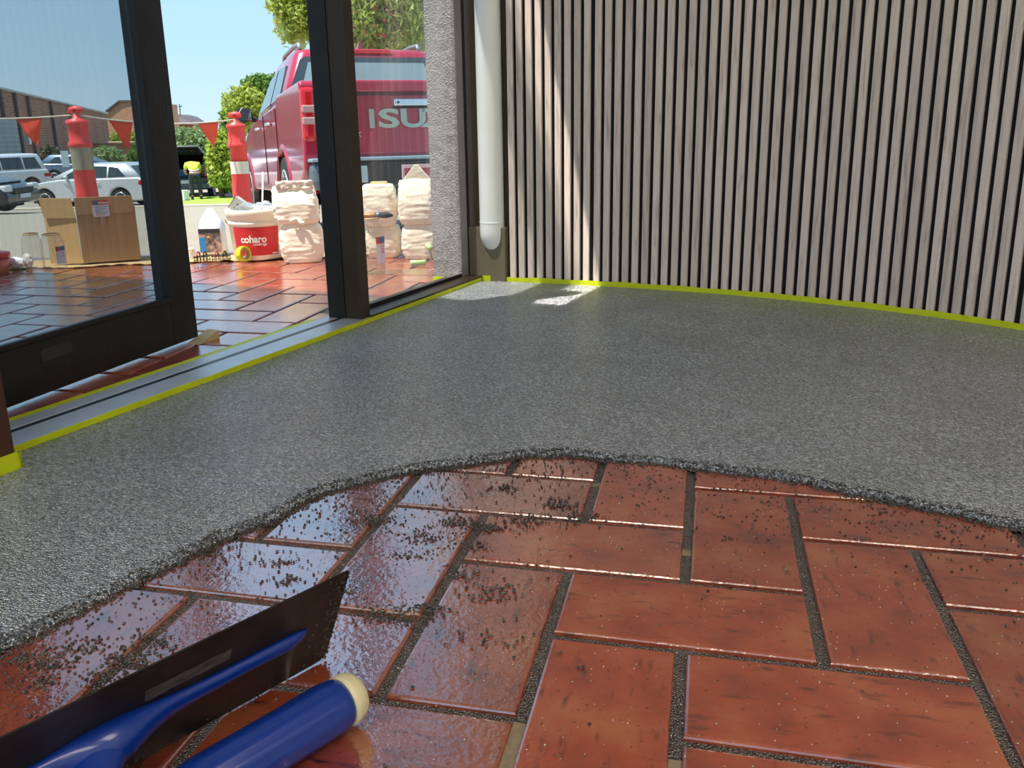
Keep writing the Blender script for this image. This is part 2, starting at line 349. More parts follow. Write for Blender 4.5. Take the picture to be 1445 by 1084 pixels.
# white downpipe running into the plinth
dp = empty('downpipe', COR + W * .03 + WN * .034, label='white plastic downpipe in the corner beside the oak slats', cat='pipe')
MB().tube((0, 0, .205), (0, 0, ZC - .01), .0412, n=28, cap=False).build('pipe', pvc_m, dp, smooth=True)
el = MB(); pts = [V((0, 0, .207))] + [WN * (.04 - .04 * math.cos(t)) * 1 + V((0, 0, .175 - .04 * math.sin(t))) for t in [i * math.pi / 16 for i in range(9)]]
el.path(pts, [.0414] + [.0412] * 9, 24, False).build('elbow', pvc_m, dp, smooth=True)
MB().lathe([(.0413, .2), (.0421, .202), (.0421, .206), (.0413, .208)], 28, cap=False).build('collar', pvc_m, dp, smooth=True)

# tape at the foot of the wall and along the sill
def ribbon(fn, n, z0, z1, name, label, wob=.0015, seed=0):
    mb = MB(); rings = []
    for i in range(n + 1):
        p, q = fn(i / n, 0), fn(i / n, .0012)
        a = z0 + noise.noise(V((i * .7, seed, 0))) * wob * .3; b = z1 + noise.noise(V((i * .23, seed, 5))) * wob
        rings.append([V((p.x, p.y, a)), V((q.x, q.y, a)), V((q.x, q.y, b)), V((p.x, p.y, b))])
    mb.loft(rings); return tag(mb.build(name, tape_m), label, 'tape')
ribbon(lambda u, t: wallp(-.012 + u * 2.5, t - .0035)[0], 120, .003, .0235, 'masking_tape', 'yellow masking tape strip along the foot of the slatted wall', .003, 3)
ribbon(lambda u, t: ao(-.004 + u * 1.765, -.0012 + t), 70, .004, .0195, 'masking_tape', 'yellow masking tape strip along the inner edge of the window sill', .0015, 9)
tp = MB(); aobox(.72, 1.9, .130, .162, -.001, .0125, tp)
tag(tp.build('masking_tape', tape_m), 'yellow masking tape strip on the pavers outside the door threshold', 'tape')
tp = MB(); aobox(.0255, .027, .078, .17, .0, .02, tp)
tag(tp.build('masking_tape', tape_m), 'short yellow masking tape piece at the foot of the rough pillar', 'tape')

# rendered wing wall outside the glass
ww = MB().grid(lambda u, v: ao(.024 + .003 * noise.noise(V((u * 9, v * 90, 1))), .058 + u * .108, -.02 + v * (ZC + .02)), 10, 160)
aobox(-.4, .022, .058, .166, -.02, ZC, ww)
struct(ww.build('wall_wing', render_m, smooth=False))

# window with fixed pane and mullion
w1 = struct(empty('window_1', ao(0, 0, 0)))
def wpart(name, m, boxes, parent=w1, bevel=.0015, base=ao(0, 0, 0)):
    mb = MB()
    for b in boxes: aobox(*b, mb)
    mb.v = [tuple(V(q) - base) for q in mb.v]
    return mb.build(name, m, parent, bevel=bevel)
wpart('sill', alu_m, [(.66, 1.9, .002, .070, -.005, .018), (.66, 1.9, .087, .129, -.005, .0175)])
wpart('track', darkframe_m, [(.66, 1.9, .0705, .0865, -.005, .0172)])
wpart('sill_cover', bronze_m, [(-.03, .66, .002, .058, -.005, .024)])
wpart('gasket', black_m, [(-.03, .656, .0585, .066, .0, .034)])
wpart('outer_sill', bronze_m, [(-.03, .66, .0725, .125, -.005, .02)])
wpart('mullion', bronze_m, [(.655, .697, .012, .062, .018, 1.75)])
wpart('mullion_cap', darkframe_m, [(.651, .700, .0625, .116, .016, 1.75)])
wpart('jamb', darkframe_m, [(-.034, -.024, .052, .074, .02, 1.75)])
wpart('pane', glass_m, [(-.024, .651, .0665, .0715, .032, 1.75)], bevel=0)
wpart('added_shade_blade', alu_m, [(-.3, 1.9, .108, .212, 1.79, 1.80)])  # unseen blade added to cast the dark band on the slats
wpart('added_blade_bracket', alu_m, [(.9, .91, .0, .215, 1.8005, 1.83), (1.7, 1.71, .0, .215, 1.8005, 1.83)])  # brackets added to carry the unseen blade
# second window, past the door post
w2 = struct(empty('window_2', ao(1.9, 0, 0)))
wpart('sill', alu_m, [(1.9, 4.6, .002, .12, -.005, .024)], w2, base=ao(1.9, 0, 0))
wpart('pane', glass_m, [(1.9, 4.6, .06, .066, .024, 2.1)], w2, 0, base=ao(1.9, 0, 0))
# door post with a taped foot
dpst = tag(wpart('door_post', redwood_m, [(1.765, 1.86, -.065, .1, .0, 1.75)], None, .004, V((0, 0, 0))), 'dark red brown door post at the left edge of the picture', 'post'); struct(dpst)
tag(wpart('masking_tape', tape_m, [(1.761, 1.866, -.07, -.0655, .006, .034), (1.7605, 1.7645, -.07, .0, .006, .034)], None, 0, V((0, 0, 0))), 'yellow masking tape wrapped around the foot of the door post', 'tape')

# open glazed door
D0, D1 = ao(.98, .316), ao(1.556, .229)
dx = (D1 - D0).normalized(); dn = V((-dx.y, dx.x, 0))
if dn.dot(NO) < 0: dn = -dn
door = struct(empty('door_1', D0))
DT = lambda q: dx * q.x + dn * q.y + V((0, 0, q.z))
LW, DH_ = 1.0, 1.72
def dpart(name, m, boxes, bevel=.002, parent=door):
    mb = MB()
    for b in boxes: mb.box(*b, DT)
    return mb.build(name, m, parent, bevel=bevel)
dpart('stile', darkframe_m, [(0, .093, 0, .042, .01, DH_)])
dpart('stile', darkframe_m, [(LW - .09, LW, 0, .042, .01, DH_)])
rail = dpart('bottom_rail', darkframe_m, [(.0935, LW - .0905, 0, .042, .01, .118)])
dpart('bead', darkframe_m, [(.0935, LW - .0905, -.004, .01, .118, .130)], parent=rail)
dpart('scuff_plate', mat('worn_metal', (62, 60, 58), .5, .3, var=.4, vscale=40), [(.42, .50, -.0012, 0, .075, .1)], 0, rail)
dpart('top_rail', darkframe_m, [(.0935, LW - .0905, 0, .042, DH_ - .1, DH_)])
dpart('pane', doorglass_m, [(.094, LW - .091, .018, .024, .1185, DH_ - .101)], 0)

# ------------------------------------------------------------------ herringbone pavers
G = .0118
def tilemesh(L_, B_, m_):
    mb = MB(); c = .0025
    r = lambda i, z: [V((-L_ / 2 + i, -B_ / 2 + i, z)), V((L_ / 2 - i, -B_ / 2 + i, z)), V((L_ / 2 - i, B_ / 2 - i, z)), V((-L_ / 2 + i, B_ / 2 - i, z))]
    mb.loft([r(0, -.02), r(0, -c), r(c * .4, -c * .4), r(c * 1.3, 0)])
    o = mb.build('paver', m_); me = o.data; bpy.data.objects.remove(o); return me
TM = tilemesh(2 * MOD - G, MOD - G, tile_m); TMW = tilemesh(2 * MOD - G, MOD - G, sheen_tile_m); TMD = tilemesh(2 * MOD - G, MOD - G, half_sheen_tile_m)
def inpoly(p, poly):
    c = False; n = len(poly); j = n - 1
    for i in range(n):
        a, b = poly[i], poly[j]
        if (a[1] > p.y) != (b[1] > p.y) and p.x < (b[0] - a[0]) * (p.y - a[1]) / (b[1] - a[1]) + a[0]: c = not c
        j = i
    return c
KD = V((.957, .29, 0)).normalized(); K0 = V((-1.8, 2.62, 0))
def kerb(x): return K0 + KD * ((x - K0.x) / KD.x)
pav_poly = [ao(4.5, .13), ao(-.6, .13), kerb(-.55), kerb(-6.5), V((-6.5, -2.6, 0))]
pav = struct(slab('pavement', pav_poly, -.5, -.006, grout_m), 'red brick paved footpath outside the shop')
edge_px = [(-160, 985), (-60, 938), (0, 912), (30, 905), (75, 880), (125, 855), (150, 842), (200, 815), (245, 795), (300, 765), (350, 745), (380, 735), (420, 712), (450, 695), (500, 682), (560, 668), (600, 660), (650, 655), (700, 648), (740, 642), (800, 640), (840, 645), (880, 650), (930, 652), (980, 660), (1040, 667), (1090, 672), (1150, 683), (1200, 695), (1250, 703), (1300, 715), (1350, 725), (1400, 737), (1445, 745), (1520, 760), (1700, 800)]
edge = [gp(x, y, .004) for x, y in edge_px]
edge += [edge[-1] + V((.35, -.05, 0)), edge[-1] + V((.8, -.22, 0)), V((XR - .012, edge[-1].y - .5, .004))]
coat_in = [(p.x, p.y) for p in edge]
inner, outer = [], []
for i in range(-26, 24):
    for j in range(-24, 26):
        for hz in (0, 1):
            if hz and (i + j) % 4 != 2 or not hz and (i + j) % 4 != 0: continue
            c = V(((i + 1) * MOD, (j + .5) * MOD, 0)) if hz else V(((i + .5) * MOD, (j + 1) * MOD, 0))
            d = c - COR; out = d.dot(NO)
            if out < .05:
                if -1.45 < c.x < 1.5 and -1.6 < c.y < .75 and out > -2.6: inner.append((c, hz))
            elif out > .12 and inpoly(c, pav_poly): outer.append((c, hz))
def lay(lst, parent):
    for c, hz in lst:
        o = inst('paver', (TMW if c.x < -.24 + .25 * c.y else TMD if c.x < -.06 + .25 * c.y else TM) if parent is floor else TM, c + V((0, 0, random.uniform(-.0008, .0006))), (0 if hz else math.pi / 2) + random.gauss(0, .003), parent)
        o.rotation_euler[0] = random.gauss(0, .002); o.rotation_euler[1] = random.gauss(0, .0015)
lay(inner, floor)
def vis(c):
    q = c - CAM; z = q.dot(_f)
    if z < .3: return False
    x = PX + F * q.dot(_r2) / z; y = PY + F * q.dot(_d2) / z
    return -90 < x < 680 and y < 660
outer = [t for t in outer if t[0].x > -5.2]
seen = sorted([t for t in outer if vis(t[0])], key=lambda t: (t[0] - CAM).length)
lay(seen[:290], pav)
rest = MB()
for c, hz in seen[290:] + [t for t in outer if not vis(t[0])]:
    a, b = ((2 * MOD - G) / 2, (MOD - G) / 2) if hz else ((MOD - G) / 2, (2 * MOD - G) / 2)
    rest.box(c.x - a, c.x + a, c.y - b, c.y + b, -.02, 0)
tag(rest.build('pavers', tile_m, pav), None, None, kind='stuff')

# ------------------------------------------------------------------ freshly trowelled stone coating
def dense(pts, step):
    out = []
    for a, b in zip(pts, pts[1:]):
        n = max(1, int((b - a).length / step)); out += [a.lerp(b, i / n) for i in range(n)]
    return out + [pts[-1]]
ed = dense(edge, .004)
def away(i):
    t = (ed[min(i + 4, len(ed) - 1)] - ed[max(i - 4, 0)]).normalized(); return V((-t.y, t.x, 0))
e0 = []
for i, p in enumerate(ed):
    k = noise.noise(V((p.x * 40, p.y * 40, 0))) * .004 + noise.noise(V((p.x * 150, p.y * 150, 3))) * .0025
    e0.append(V((p.x, p.y, 0)) + away(i) * k)
CT = .008
rows = [[V((p.x, p.y, -.003)) for p in e0]] + [[V((p.x, p.y, z + noise.noise(V((p.x * 200, p.y * 200, z * 900))) * .0012)) + away(i) * s for i, p in enumerate(e0)] for s, z in ((.001, .0035), (.004, .0065), (.010, CT))]
cm = MB(); n = len(e0)
cm.add([p for r in rows for p in r], [(j * n + i, j * n + i + 1, (j + 1) * n + i + 1, (j + 1) * n + i) for j in range(len(rows) - 1) for i in range(n - 1)])
far = [V((XR - .01, 1.2, CT))] + [wallp(2.45 - i * .1, -.003, CT)[0] for i in range(25)] + [ao(-.002, -.0013, CT)] + [ao(.3 * i, -.0015, CT) for i in range(1, 6)] + [ao(1.758, -.0015, CT), ao(1.758, -.072, CT), ao(1.87, -.072, CT), ao(2.2, -.0015, CT), ao(2.5, -.0015, CT)]
top = rows[-1] + [V((XR - .01, e0[-1].y, CT))] + far
k = len(cm.v); cm.v += [tuple(p) for p in top]; cm.f.append(tuple(range(k, k + len(top))))
coat = cm.build('stone_coating', coat_m, fix=False)
tag(coat, 'grey resin-bound stone coating spread over the far half of the floor', 'floor coating', kind='stuff')

# grains along the rough edge and crumbs scattered over the bare bricks
gr = MB()
def zc(s): return max(0, min(CT, .0005 + s * .9))
for i in range(0, len(e0)):
    for _ in range(22):
        s = random.gauss(.001, .006)
        p = e0[i] + away(i) * s + V((random.uniform(-.003, .003), random.uniform(-.003, .003), 0))
        if s < -.012: continue
        gr.octa(V((p.x, p.y, zc(s) + random.uniform(0, .0012))), random.uniform(.0009, .0022), random.random() * 3)
tag(gr.build('coating_edge_grains', crumb_m, fix=False), 'dark loose stone grains along the ragged edge of the coating', 'stone grains', kind='stuff')
cr = MB()
def crumb(p, r=None):
    cr.octa(V((p.x, p.y, (r or .0015) * .6)), r or random.uniform(.0008, .0024), random.random() * 3)
L_ = len(e0)
for _ in range(5200):
    i = random.randrange(L_); fr = 1 - i / L_
    u = random.random()
    if u > fr * 1.25: continue
    d = random.expovariate(1 / (.035 + .11 * fr * fr)); p = e0[i] - away(i) * d
    if d < .6: crumb(p)
for px, py, sp_, nn in [(527, 735, .014, 130), (650, 738, .016, 170), (690, 745, .012, 120), (600, 758, .014, 90), (580, 785, .014, 60), (665, 770, .012, 50), (790, 712, .012, 80), (545, 868, .02, 130), (600, 860, .016, 90), (650, 808, .012, 50), (690, 835, .02, 90), (285, 780, .014, 70), (480, 838, .01, 40), (400, 795, .008, 30), (405, 820, .008, 30), (70, 940, .016, 110), (110, 915, .014, 90), (60, 965, .012, 60), (30, 930, .012, 80), (180, 930, .014, 120), (215, 905, .014, 90), (150, 960, .012, 90), (740, 735, .02, 120), (715, 690, .012, 60), (825, 730, .02, 60), (1020, 730, .006, 14), (1040, 690, .01, 14), (1395, 790, .003, 12), (1030, 760, .008, 14), (700, 905, .02, 30)]:
    c = gp(px, py)
    for _ in range(nn): crumb(c + V((random.gauss(0, sp_), random.gauss(0, sp_ * .6), 0)))
for _ in range(700):
    p = V((random.uniform(-.6, .8), random.uniform(-.4, .5), 0))
    if not inpoly(p, coat_in + [(3, 3), (-3, 3)]): crumb(p, random.uniform(.0005, .0011))
lg_ = MB()  # pale specks put in as sparkle of the wet bricks
for _ in range(1500):
    p = V((random.uniform(-.5, .75), random.uniform(-.35, .5), 0))
    if not inpoly(p, coat_in + [(3, 3), (-3, 3)]): lg_.octa(V((p.x, p.y, .0004)), random.uniform(.0004, .001), random.random() * 3)
tag(lg_.build('glint_specks', mat('glint_specks', (205, 200, 196), .3, var=.1, vscale=100), fix=False), 'fine pale specks standing in for wet sparkle on the bare bricks', 'glints', kind='stuff')
tag(cr.build('loose_crumbs', crumb_m, fix=False), 'dark stone crumbs scattered over the bare wet bricks', 'stone crumbs', kind='stuff')
# pale unwetted mortar patches left in three joints
pale_m = mat('pale_mortar', (150, 132, 104), .8, var=.5, vscale=120)
for px, py, a, b in [(962, 779, .0055, .007), (710, 1050, .0058, .03), (830, 683, .0055, .005), (952, 1079, .0056, .006)]:
    c = gp(px, py, -.004); c.x = round(c.x / MOD) * MOD; MB().box(c.x - a, c.x + a, c.y - b, c.y + b, -.0075, -.0045).build('mortar_patch', pale_m, floor)

# awning over the footpath
aw = aobox(1.17, 5.4, .001, 3.0, 2.45, 2.57); struct(aw.build('awning', plaster_m))

# ------------------------------------------------------------------ unseen glowing panels added behind the camera as fill light
panel_m = mat('fill_glow', (255, 244, 226), .6, var=.01, emit=3.6)
for i, (x, y) in enumerate([(-.3, -1.9), (1.3, -1.9), (-.3, -3.0), (1.3, -3.0), (1.6, -.6)]):
    e = empty('fill_panel', (x, y, ZC), 0, 'white glowing fill panel, number %s added on the ceiling behind the camera' % ('one','two','three','four','five')[i], 'fill panel', 'added fill panels')
    MB().box(-.62, .62, -.32, .32, -.03, -.001).build('frame', pvc_m, e, bevel=.004)
    MB().box(-.59, .59, -.29, .29, -.034, -.0305).build('glow_face', panel_m, e)

# ------------------------------------------------------------------ finishing trowel lying on its side
te = V((-.477, -.879, 0)).normalized(); th = V((-te.y, te.x, 0)); t_ = R(24)
tw_ = th * math.sin(t_) + V((0, 0, math.cos(t_))); tn = th * math.cos(t_) - V((0, 0, math.sin(t_)))
tp0 = gp(458, 928, .001); tp0.z = .0008
trowel = empty('trowel', tp0, label='finishing trowel with blue handle lying on its side on the wet bricks', cat='trowel')
TT = frame(V((0, 0, 0)), te, tw_, tn)         # local x along the blade from its tip, y across, z towards the handle
def tbuild(mb, name, m, par=trowel, **k):
    mb.v = [tuple(TT @ V(q)) for q in mb.v]; return mb.build(name, m, par, **k)
steel_m = mat('stained_steel', (74, 66, 62), .38, .75, var=.7, vscale=22, c2=(38, 33, 30), bump=.06, bscale=90)
blue_m = mat('blue_plastic', (14, 52, 138), .2, var=.12, vscale=30, coat=.3)
cream_m = mat('cream_plastic', (226, 214, 170), .35, var=.1, vscale=60)
BL, BW = .36, .125
rc = [(.012 - .012 * math.cos(a), .012 - .012 * math.sin(a)) for a in [i * math.pi / 12 for i in range(7)]]
poly = [(x, y) for x, y in rc][::1] + [(BL, 0), (BL, BW), (.0015, BW), (0, BW - .002)]
blade = tbuild(MB().prism(poly, lambda a, b, t: (a, b, t), -.0008, .0008), 'blade', steel_m)
lb = MB()
for i in range(26):
    x0 = .12 + i * .0032; lb.add([(x0, .082 + random.uniform(-.004, .004), .00095), (x0 + .0026, .082 + random.uniform(-.004, .004), .00095), (x0 + .0026, .098 + random.uniform(-.006, .002), .00095), (x0, .098 + random.uniform(-.006, .002), .00095)], [(0, 1, 2, 3)])
lb = MB().grid(lambda u, v: (.118 + u * .075, .083 + v * .013 + .002 * noise.noise(V((u * 8, v * 4, 2))), .0011), 14, 3)
worn_m = mat('worn_print', (120, 110, 100), .5, .5, var=.9, vscale=60, stretch=(1, 1, 3), c2=(66, 58, 54))
tbuild(lb, 'worn_print', worn_m, blade, solid=.0002)
res_ = MB()
for _ in range(420):
    x = abs(random.gauss(0, .012)) if random.random() < .6 else random.uniform(0, .3); y = random.uniform(0, BW) if x < .03 else random.uniform(-.001, .01)
    res_.octa(V((x - .001, y, random.uniform(-.001, .0016))), random.uniform(.0006, .0018), random.random())
tag(tbuild(res_, 'residue', crumb_m, blade, fix=False), None, None, kind='stuff')
# mounting bar, swelling into the shank
rings = []
for i in range(31):
    u = i / 30; x = .035 + u * .30
    hh = .004 + .0035 * min(1, u * 25) + .018 * math.exp(-((x - .225) / .035) ** 2); ww_ = .0085 + .011 * math.exp(-((x - .225) / .05) ** 2)
    if u < .05: hh *= .45 + .55 * u / .05; ww_ *= .6 + .4 * u / .05
    rings.append([V((x, BW / 2 + ww_ * math.cos(a) * (1 if abs(math.cos(a)) > .3 else 1), .0008 + hh * max(0, math.sin(a)) ** .8)) for a in [math.pi * k / 12 for k in range(13)]])
tbuild(MB().loft(rings), 'mounting_bar', blue_m, smooth=True)
# shank: broad curved neck up to the handle
HC = .078; sh = []
for i in range(15):
    u = i / 14; z = .008 + u * (HC - .008); x = .225 + .028 * math.sin(u * math.pi * .5) + .012 * u
    a_, b_ = .030 - .012 * math.sin(u * math.pi), .0165 - .004 * math.sin(u * math.pi)
    sh.append([V((x + a_ * math.cos(k * math.pi / 10), BW / 2 + b_ * math.sin(k * math.pi / 10), z)) for k in range(20)])
shank = tbuild(MB().loft(sh), 'shank', blue_m, smooth=True)
rg = MB(); 
rg.loft([[V((.292 + (.024 + .003 * math.cos(q)) * math.cos(k * math.pi / 12), BW / 2 + .0 + (.013 + .003 * math.cos(q)) * math.sin(k * math.pi / 12), .021 + .003 * math.sin(q))) for q in [j * math.pi / 4 for j in range(8)]] for k in range(25)], cap=False)
tbuild(rg, 'ring_boss', blue_m, shank, smooth=True)
# handle with moulded ridges and a cream end cap
HR = .0225
def hsec(x, r, ridge):
    return [V((x, BW / 2 + (r + ridge * (.0011 * max(0, math.cos(k * math.pi / 24 * 12)))) * math.cos(k * math.pi / 24), HC + (r + ridge * (.0011 * max(0, math.cos(k * math.pi / 24 * 12)))) * math.sin(k * math.pi / 24))) for k in range(48)]
prof = [(.052, .0205, 0), (.056, .0220, 0), (.062, HR, .4), (.07, HR, 1), (.11, .0222, 1), (.15, .0225, 1), (.18, .0228, 1), (.195, .0225, 0), (.2, .02, 0)]
handle = tbuild(MB().loft([hsec(*p) for p in prof]), 'handle', blue_m, smooth=True)
cp = [(.0525, .0222), (.048, .0222), (.042, .0212), (.037, .0185), (.0335, .0135), (.032, .007), (.0316, .001)]
tbuild(MB().loft([hsec(x, r, 0) for x, r in cp]), 'end_cap', cream_m, handle, smooth=True)

# ------------------------------------------------------------------ building materials on the footpath
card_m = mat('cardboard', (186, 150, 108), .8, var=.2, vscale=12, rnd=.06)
cardl_m = mat('sunlit_cardboard', (214, 176, 118), .8, var=.15, vscale=12)  # same card in a lighter colour, its sunlit look put into the tone
paper_m = mat('label_paper', (226, 226, 236), .6, var=.08, vscale=60)
redp_m = mat('label_red', (206, 44, 50), .5, var=.1, vscale=60)
bluep_m = mat('label_blue', (52, 122, 160), .5, var=.1, vscale=60)
whitep_m = mat('white_print', (240, 236, 228), .5, var=.04, vscale=60)
darkp_m = mat('dark_print', (40, 40, 46), .5, var=.1, vscale=60)
clear_m = glassmat('clear_plastic', (.95, .94, .9), .14, haze=.03)
sheet_m = mat('kraft_drop_sheet', (196, 164, 112), .8, var=.3, vscale=10, bump=.3, bscale=20)

# drop sheet
def sheetedge(u): 
    x = -3.3 + u * 1.95; k = V((x, 1.93 + (x + 2.72) * .40 + (.012 * math.sin(u * 40)), 0))
    return k
sh_ = MB().grid(lambda u, v: sheetedge(u) + V((-.06, .24, 0)) * v + V((0, 0, .003 + .012 * abs(noise.noise(V((u * 30, v * 3, 0)))) * max(0, 1 - v * 4))), 90, 6)
tag(sh_.build('drop_sheet', sheet_m, solid=.002), 'brown paper drop sheet under the box and bucket', 'drop sheet')

# large cardboard box
f0, f1 = gp(118, 376), gp(200, 370); bx = (f1 - f0); BWD = bx.length; bx.normalize(); by = V((-bx.y, bx.x, 0))
box = empty('cardboard_box', f0 + V((0, 0, .012)), label='large brown cardboard box with a red and white sticker and open side flap', cat='box')
def bT(mb): mb.v = [tuple(bx * q[0] + by * q[1] + V((0, 0, q[2]))) for q in mb.v]; return mb
BH, BD = .262, .17
bT(MB().box(0, BWD, 0, BD, 0, BH - .03)).build('body', card_m, box, bevel=.003)
bT(MB().box(0.0, BWD * .97, .0, .004, BH * .74, BH, lambda q: V((q.x, q.y - .006, q.z)))).build('front_flap', card_m, box, bevel=.001)
bT(MB().box(.0, BWD, .0, BD, BH - .03, BH - .012, lambda q: V((q.x * .98, q.y + .01, q.z)))).build('lid', card_m, box, bevel=.002)
# left flap folds out and faces the sun
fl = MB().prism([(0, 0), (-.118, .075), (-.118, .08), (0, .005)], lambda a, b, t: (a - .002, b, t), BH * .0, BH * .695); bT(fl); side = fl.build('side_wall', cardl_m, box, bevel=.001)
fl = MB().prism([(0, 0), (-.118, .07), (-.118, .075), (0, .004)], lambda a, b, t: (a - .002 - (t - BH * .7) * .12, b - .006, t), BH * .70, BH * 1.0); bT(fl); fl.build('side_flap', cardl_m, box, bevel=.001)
stk = bT(MB().box(.062, .122, -.0085, -.0065, BH * .70, BH * .93)).build('sticker', paper_m, box)
bT(MB().box(.062, .122, -.0095, -.0086, BH * .88, BH * .95)).build('red_band', redp_m, stk)
bT(MB().box(.066, .085, -.0105, -.0096, BH * .89, BH * .94)).build('blue_panel', bluep_m, stk)
text('coharo', .013, lambda x, y, z: bx * (.104 + x) + by * -.0106 + V((0, 0, BH * .913 + y)), 'lettering', whitep_m, stk, .03)
for i in range(5): bT(MB().box(.07, .114 - .008 * (i % 3), -.0093, -.0086, BH * (.845 - .03 * i), BH * (.852 - .03 * i))).build('print_line', bluep_m if i < 4 else redp_m, stk)
bT(MB().box(.083, .106, -.0075, -.0062, BH * .56, BH * .705)).build('packing_tape', mat('packing_tape', (188, 150, 120), .3, var=.1, vscale=30), box)

# clear plastic jars
def jar(px, py, H, r, label, group, lab_ang=None, base=None):
    p = base or gp(px, py); j = empty('plastic_jar', p + V((0, 0, .012 if base is None else 0)), label=label, cat='jar')
    prof = [(.002, .002), (r * .85, .0), (r, .008), (r * .97, .02), (r, .03), (r, H * .74), (r * .9, H * .84), (r * .72, H * .9), (r * .72, H)]
    inner_ = [(a * .97, b) for a, b in prof[::-1][:-1]]
    MB().lathe(prof, 28, cap=False).build('body', clear_m, j, smooth=True)
    MB().lathe([(r * .70, H * .91), (r * .77, H * .915), (r * .77, H * .93), (r * .70, H * .935)], 28, cap=False).build('neck_ring', clear_m, j, smooth=True)
    MB().lathe([(r * .74, H - .004), (r * .76, H), (r * .70, H + .001)], 28, cap=False).build('rim', mat('jar_rim', (196, 160, 110), .4, var=.2, vscale=60), j, smooth=True)
    if lab_ang is not None:
        q = MB().lathe([(r * 1.01, H * .22), (r * 1.01, H * .66)], 8, a0=lab_ang - .55, a1=lab_ang + .45).build('label', paper_m, j, smooth=True)
        MB().lathe([(r * 1.018, H * .56), (r * 1.018, H * .68)], 8, a0=lab_ang - .55, a1=lab_ang + .45).build('red_band', redp_m, q, smooth=True)
        MB().lathe([(r * 1.024, H * .58), (r * 1.024, H * .68)], 6, a0=lab_ang - .25, a1=lab_ang + .45).build('blue_panel', bluep_m, q, smooth=True)
        for i in range(3): MB().lathe([(r * 1.018, H * (.5 - .05 * i)), (r * 1.018, H * (.515 - .05 * i))], 5, a0=lab_ang - .1, a1=lab_ang + .3).build('print_line', redp_m, q, smooth=True)
    return j
ang = math.atan2((CAM - gp(80, 380)).y, (CAM - gp(80, 380)).x)
jar(51, 384, .138, .038, 'empty clear plastic jar without a label beside the cardboard box', None)
jar(80, 387, .142, .042, 'clear plastic jar with a red and white label before the cardboard box', None, ang + .75)
jr = jar(527, 387, .205, .047, 'clear plastic jar of water with a paintbrush across its mouth', None, ang + .55, base=gp(527, 387))
MB().lathe([(.001, .006), (.044, .006), (.0455, .05), (.001, .051)], 24, cap=False).build('water', glassmat('water', (.9, .92, .9)), jr, smooth=True)
# paintbrush lying over the jar
pb0 = gp(527, 387) + V((0, 0, .2075)); ax = RH
pb = empty('paintbrush', pb0, label='paintbrush with a wooden handle resting across the jar of water', cat='paintbrush')
MB().path([ax * -.11 + V((0, 0, .006)), ax * -.05 + V((0, 0, .007)), ax * .0 + V((0, 0, .006)), ax * .02 + V((0, 0, .006))], [.004, .006, .0075, .009], 10).build('handle', mat('brush_handle', (196, 134, 84), .4, var=.3, vscale=20), pb, smooth=True)
MB().path([ax * .018 + V((0, 0, .006)), ax * .04 + V((0, 0, .006))], [.0095, .0105], 10).build('ferrule', mat('brush_ferrule', (120, 130, 140), .3, .9, var=.1, vscale=30), pb, smooth=True)
MB().path([ax * .038 + V((0, 0, .006)), ax * .06 + V((0, 0, .006)), ax * .082 + V((0, 0, .004))], [.0105, .0115, .004], 10).build('bristles', mat('dark_bristles', (48, 58, 66), .8, var=.3, vscale=200), pb, smooth=True)

# red tray and white rag at the far left
p = gp(-14, 386); tr = empty('red_tub', p, label='red plastic tub at the left edge behind crumpled wrap', cat='tub')
MB().lathe([(.001, 0.002), (.066, 0), (.074, .06), (.07, .06), (.063, .004), (.001, .006)], 26, cap=False).build('body', mat('pale_red_plastic', (226, 110, 100), .4, var=.1, vscale=20), tr, smooth=True)
MB().lathe([(.07, .058), (.079, .058), (.08, .078), (.06, .082), (.001, .083)], 26, cap=False).build('lid', mat('red_plastic', (222, 40, 44), .35, var=.1, vscale=20), tr, smooth=True)
wrap_m = mat('white_wrap', (236, 236, 240), .5, var=.1, vscale=20, bump=.4, bscale=30)
def rag(px, py, rx, rz, label, seed):
    c = gp(px, py); b = MB()
    b.loft([[V((rx * math.cos(2 * math.pi * k / 18) * math.sin(math.pi * i / 10) * (1 + .35 * noise.noise(V((k * .9, i * .9, seed)))), rx * .6 * math.sin(2 * math.pi * k / 18) * math.sin(math.pi * i / 10) * (1 + .35 * noise.noise(V((k * .9, i * .9, seed + 5)))), rz * (1 - math.cos(math.pi * i / 10)) * (1 + .2 * noise.noise(V((k, i, seed + 9)))))) for k in range(18)] for i in range(1, 10)])
    o = b.build('crumpled_wrap', wrap_m); o.location = c + V((0, 0, .004)); return tag(o, label, 'wrap')
rag(24, 381, .042, .024, 'larger crumpled piece of clear white wrap by the red tub', 1)
rag(41, 380, .022, .03, 'smaller crumpled white wrap between the red tub and the jars', 4)

# small tin and roll half hidden by the door stile
def can(px, py, r, H, label, cols):
    c = gp(px, py); e = empty('small_tin', c, label=label, cat='tin')
    MB().lathe([(.001, 0), (r, 0), (r, H), (r * .9, H + .002), (.001, H)], 20, cap=False).build('body', cols[0], e, smooth=True)
    MB().lathe([(r * 1.02, H * .15), (r * 1.02, H * .7)], 20, cap=False).build('label_band', cols[1], e, smooth=True)
    MB().lathe([(r * .99, H), (r * 1.04, H + .001), (r * 1.03, H + .006), (.001, H + .006)], 20, cap=False).build('lid', cols[2], e, smooth=True)
can(221, 366, .016, .04, 'small blue and white tin left of the door stile', [whitep_m, bluep_m, paper_m])
can(270, 366, .016, .04, 'small pale tin right of the door stile', [cream_m, paper_m, whitep_m])

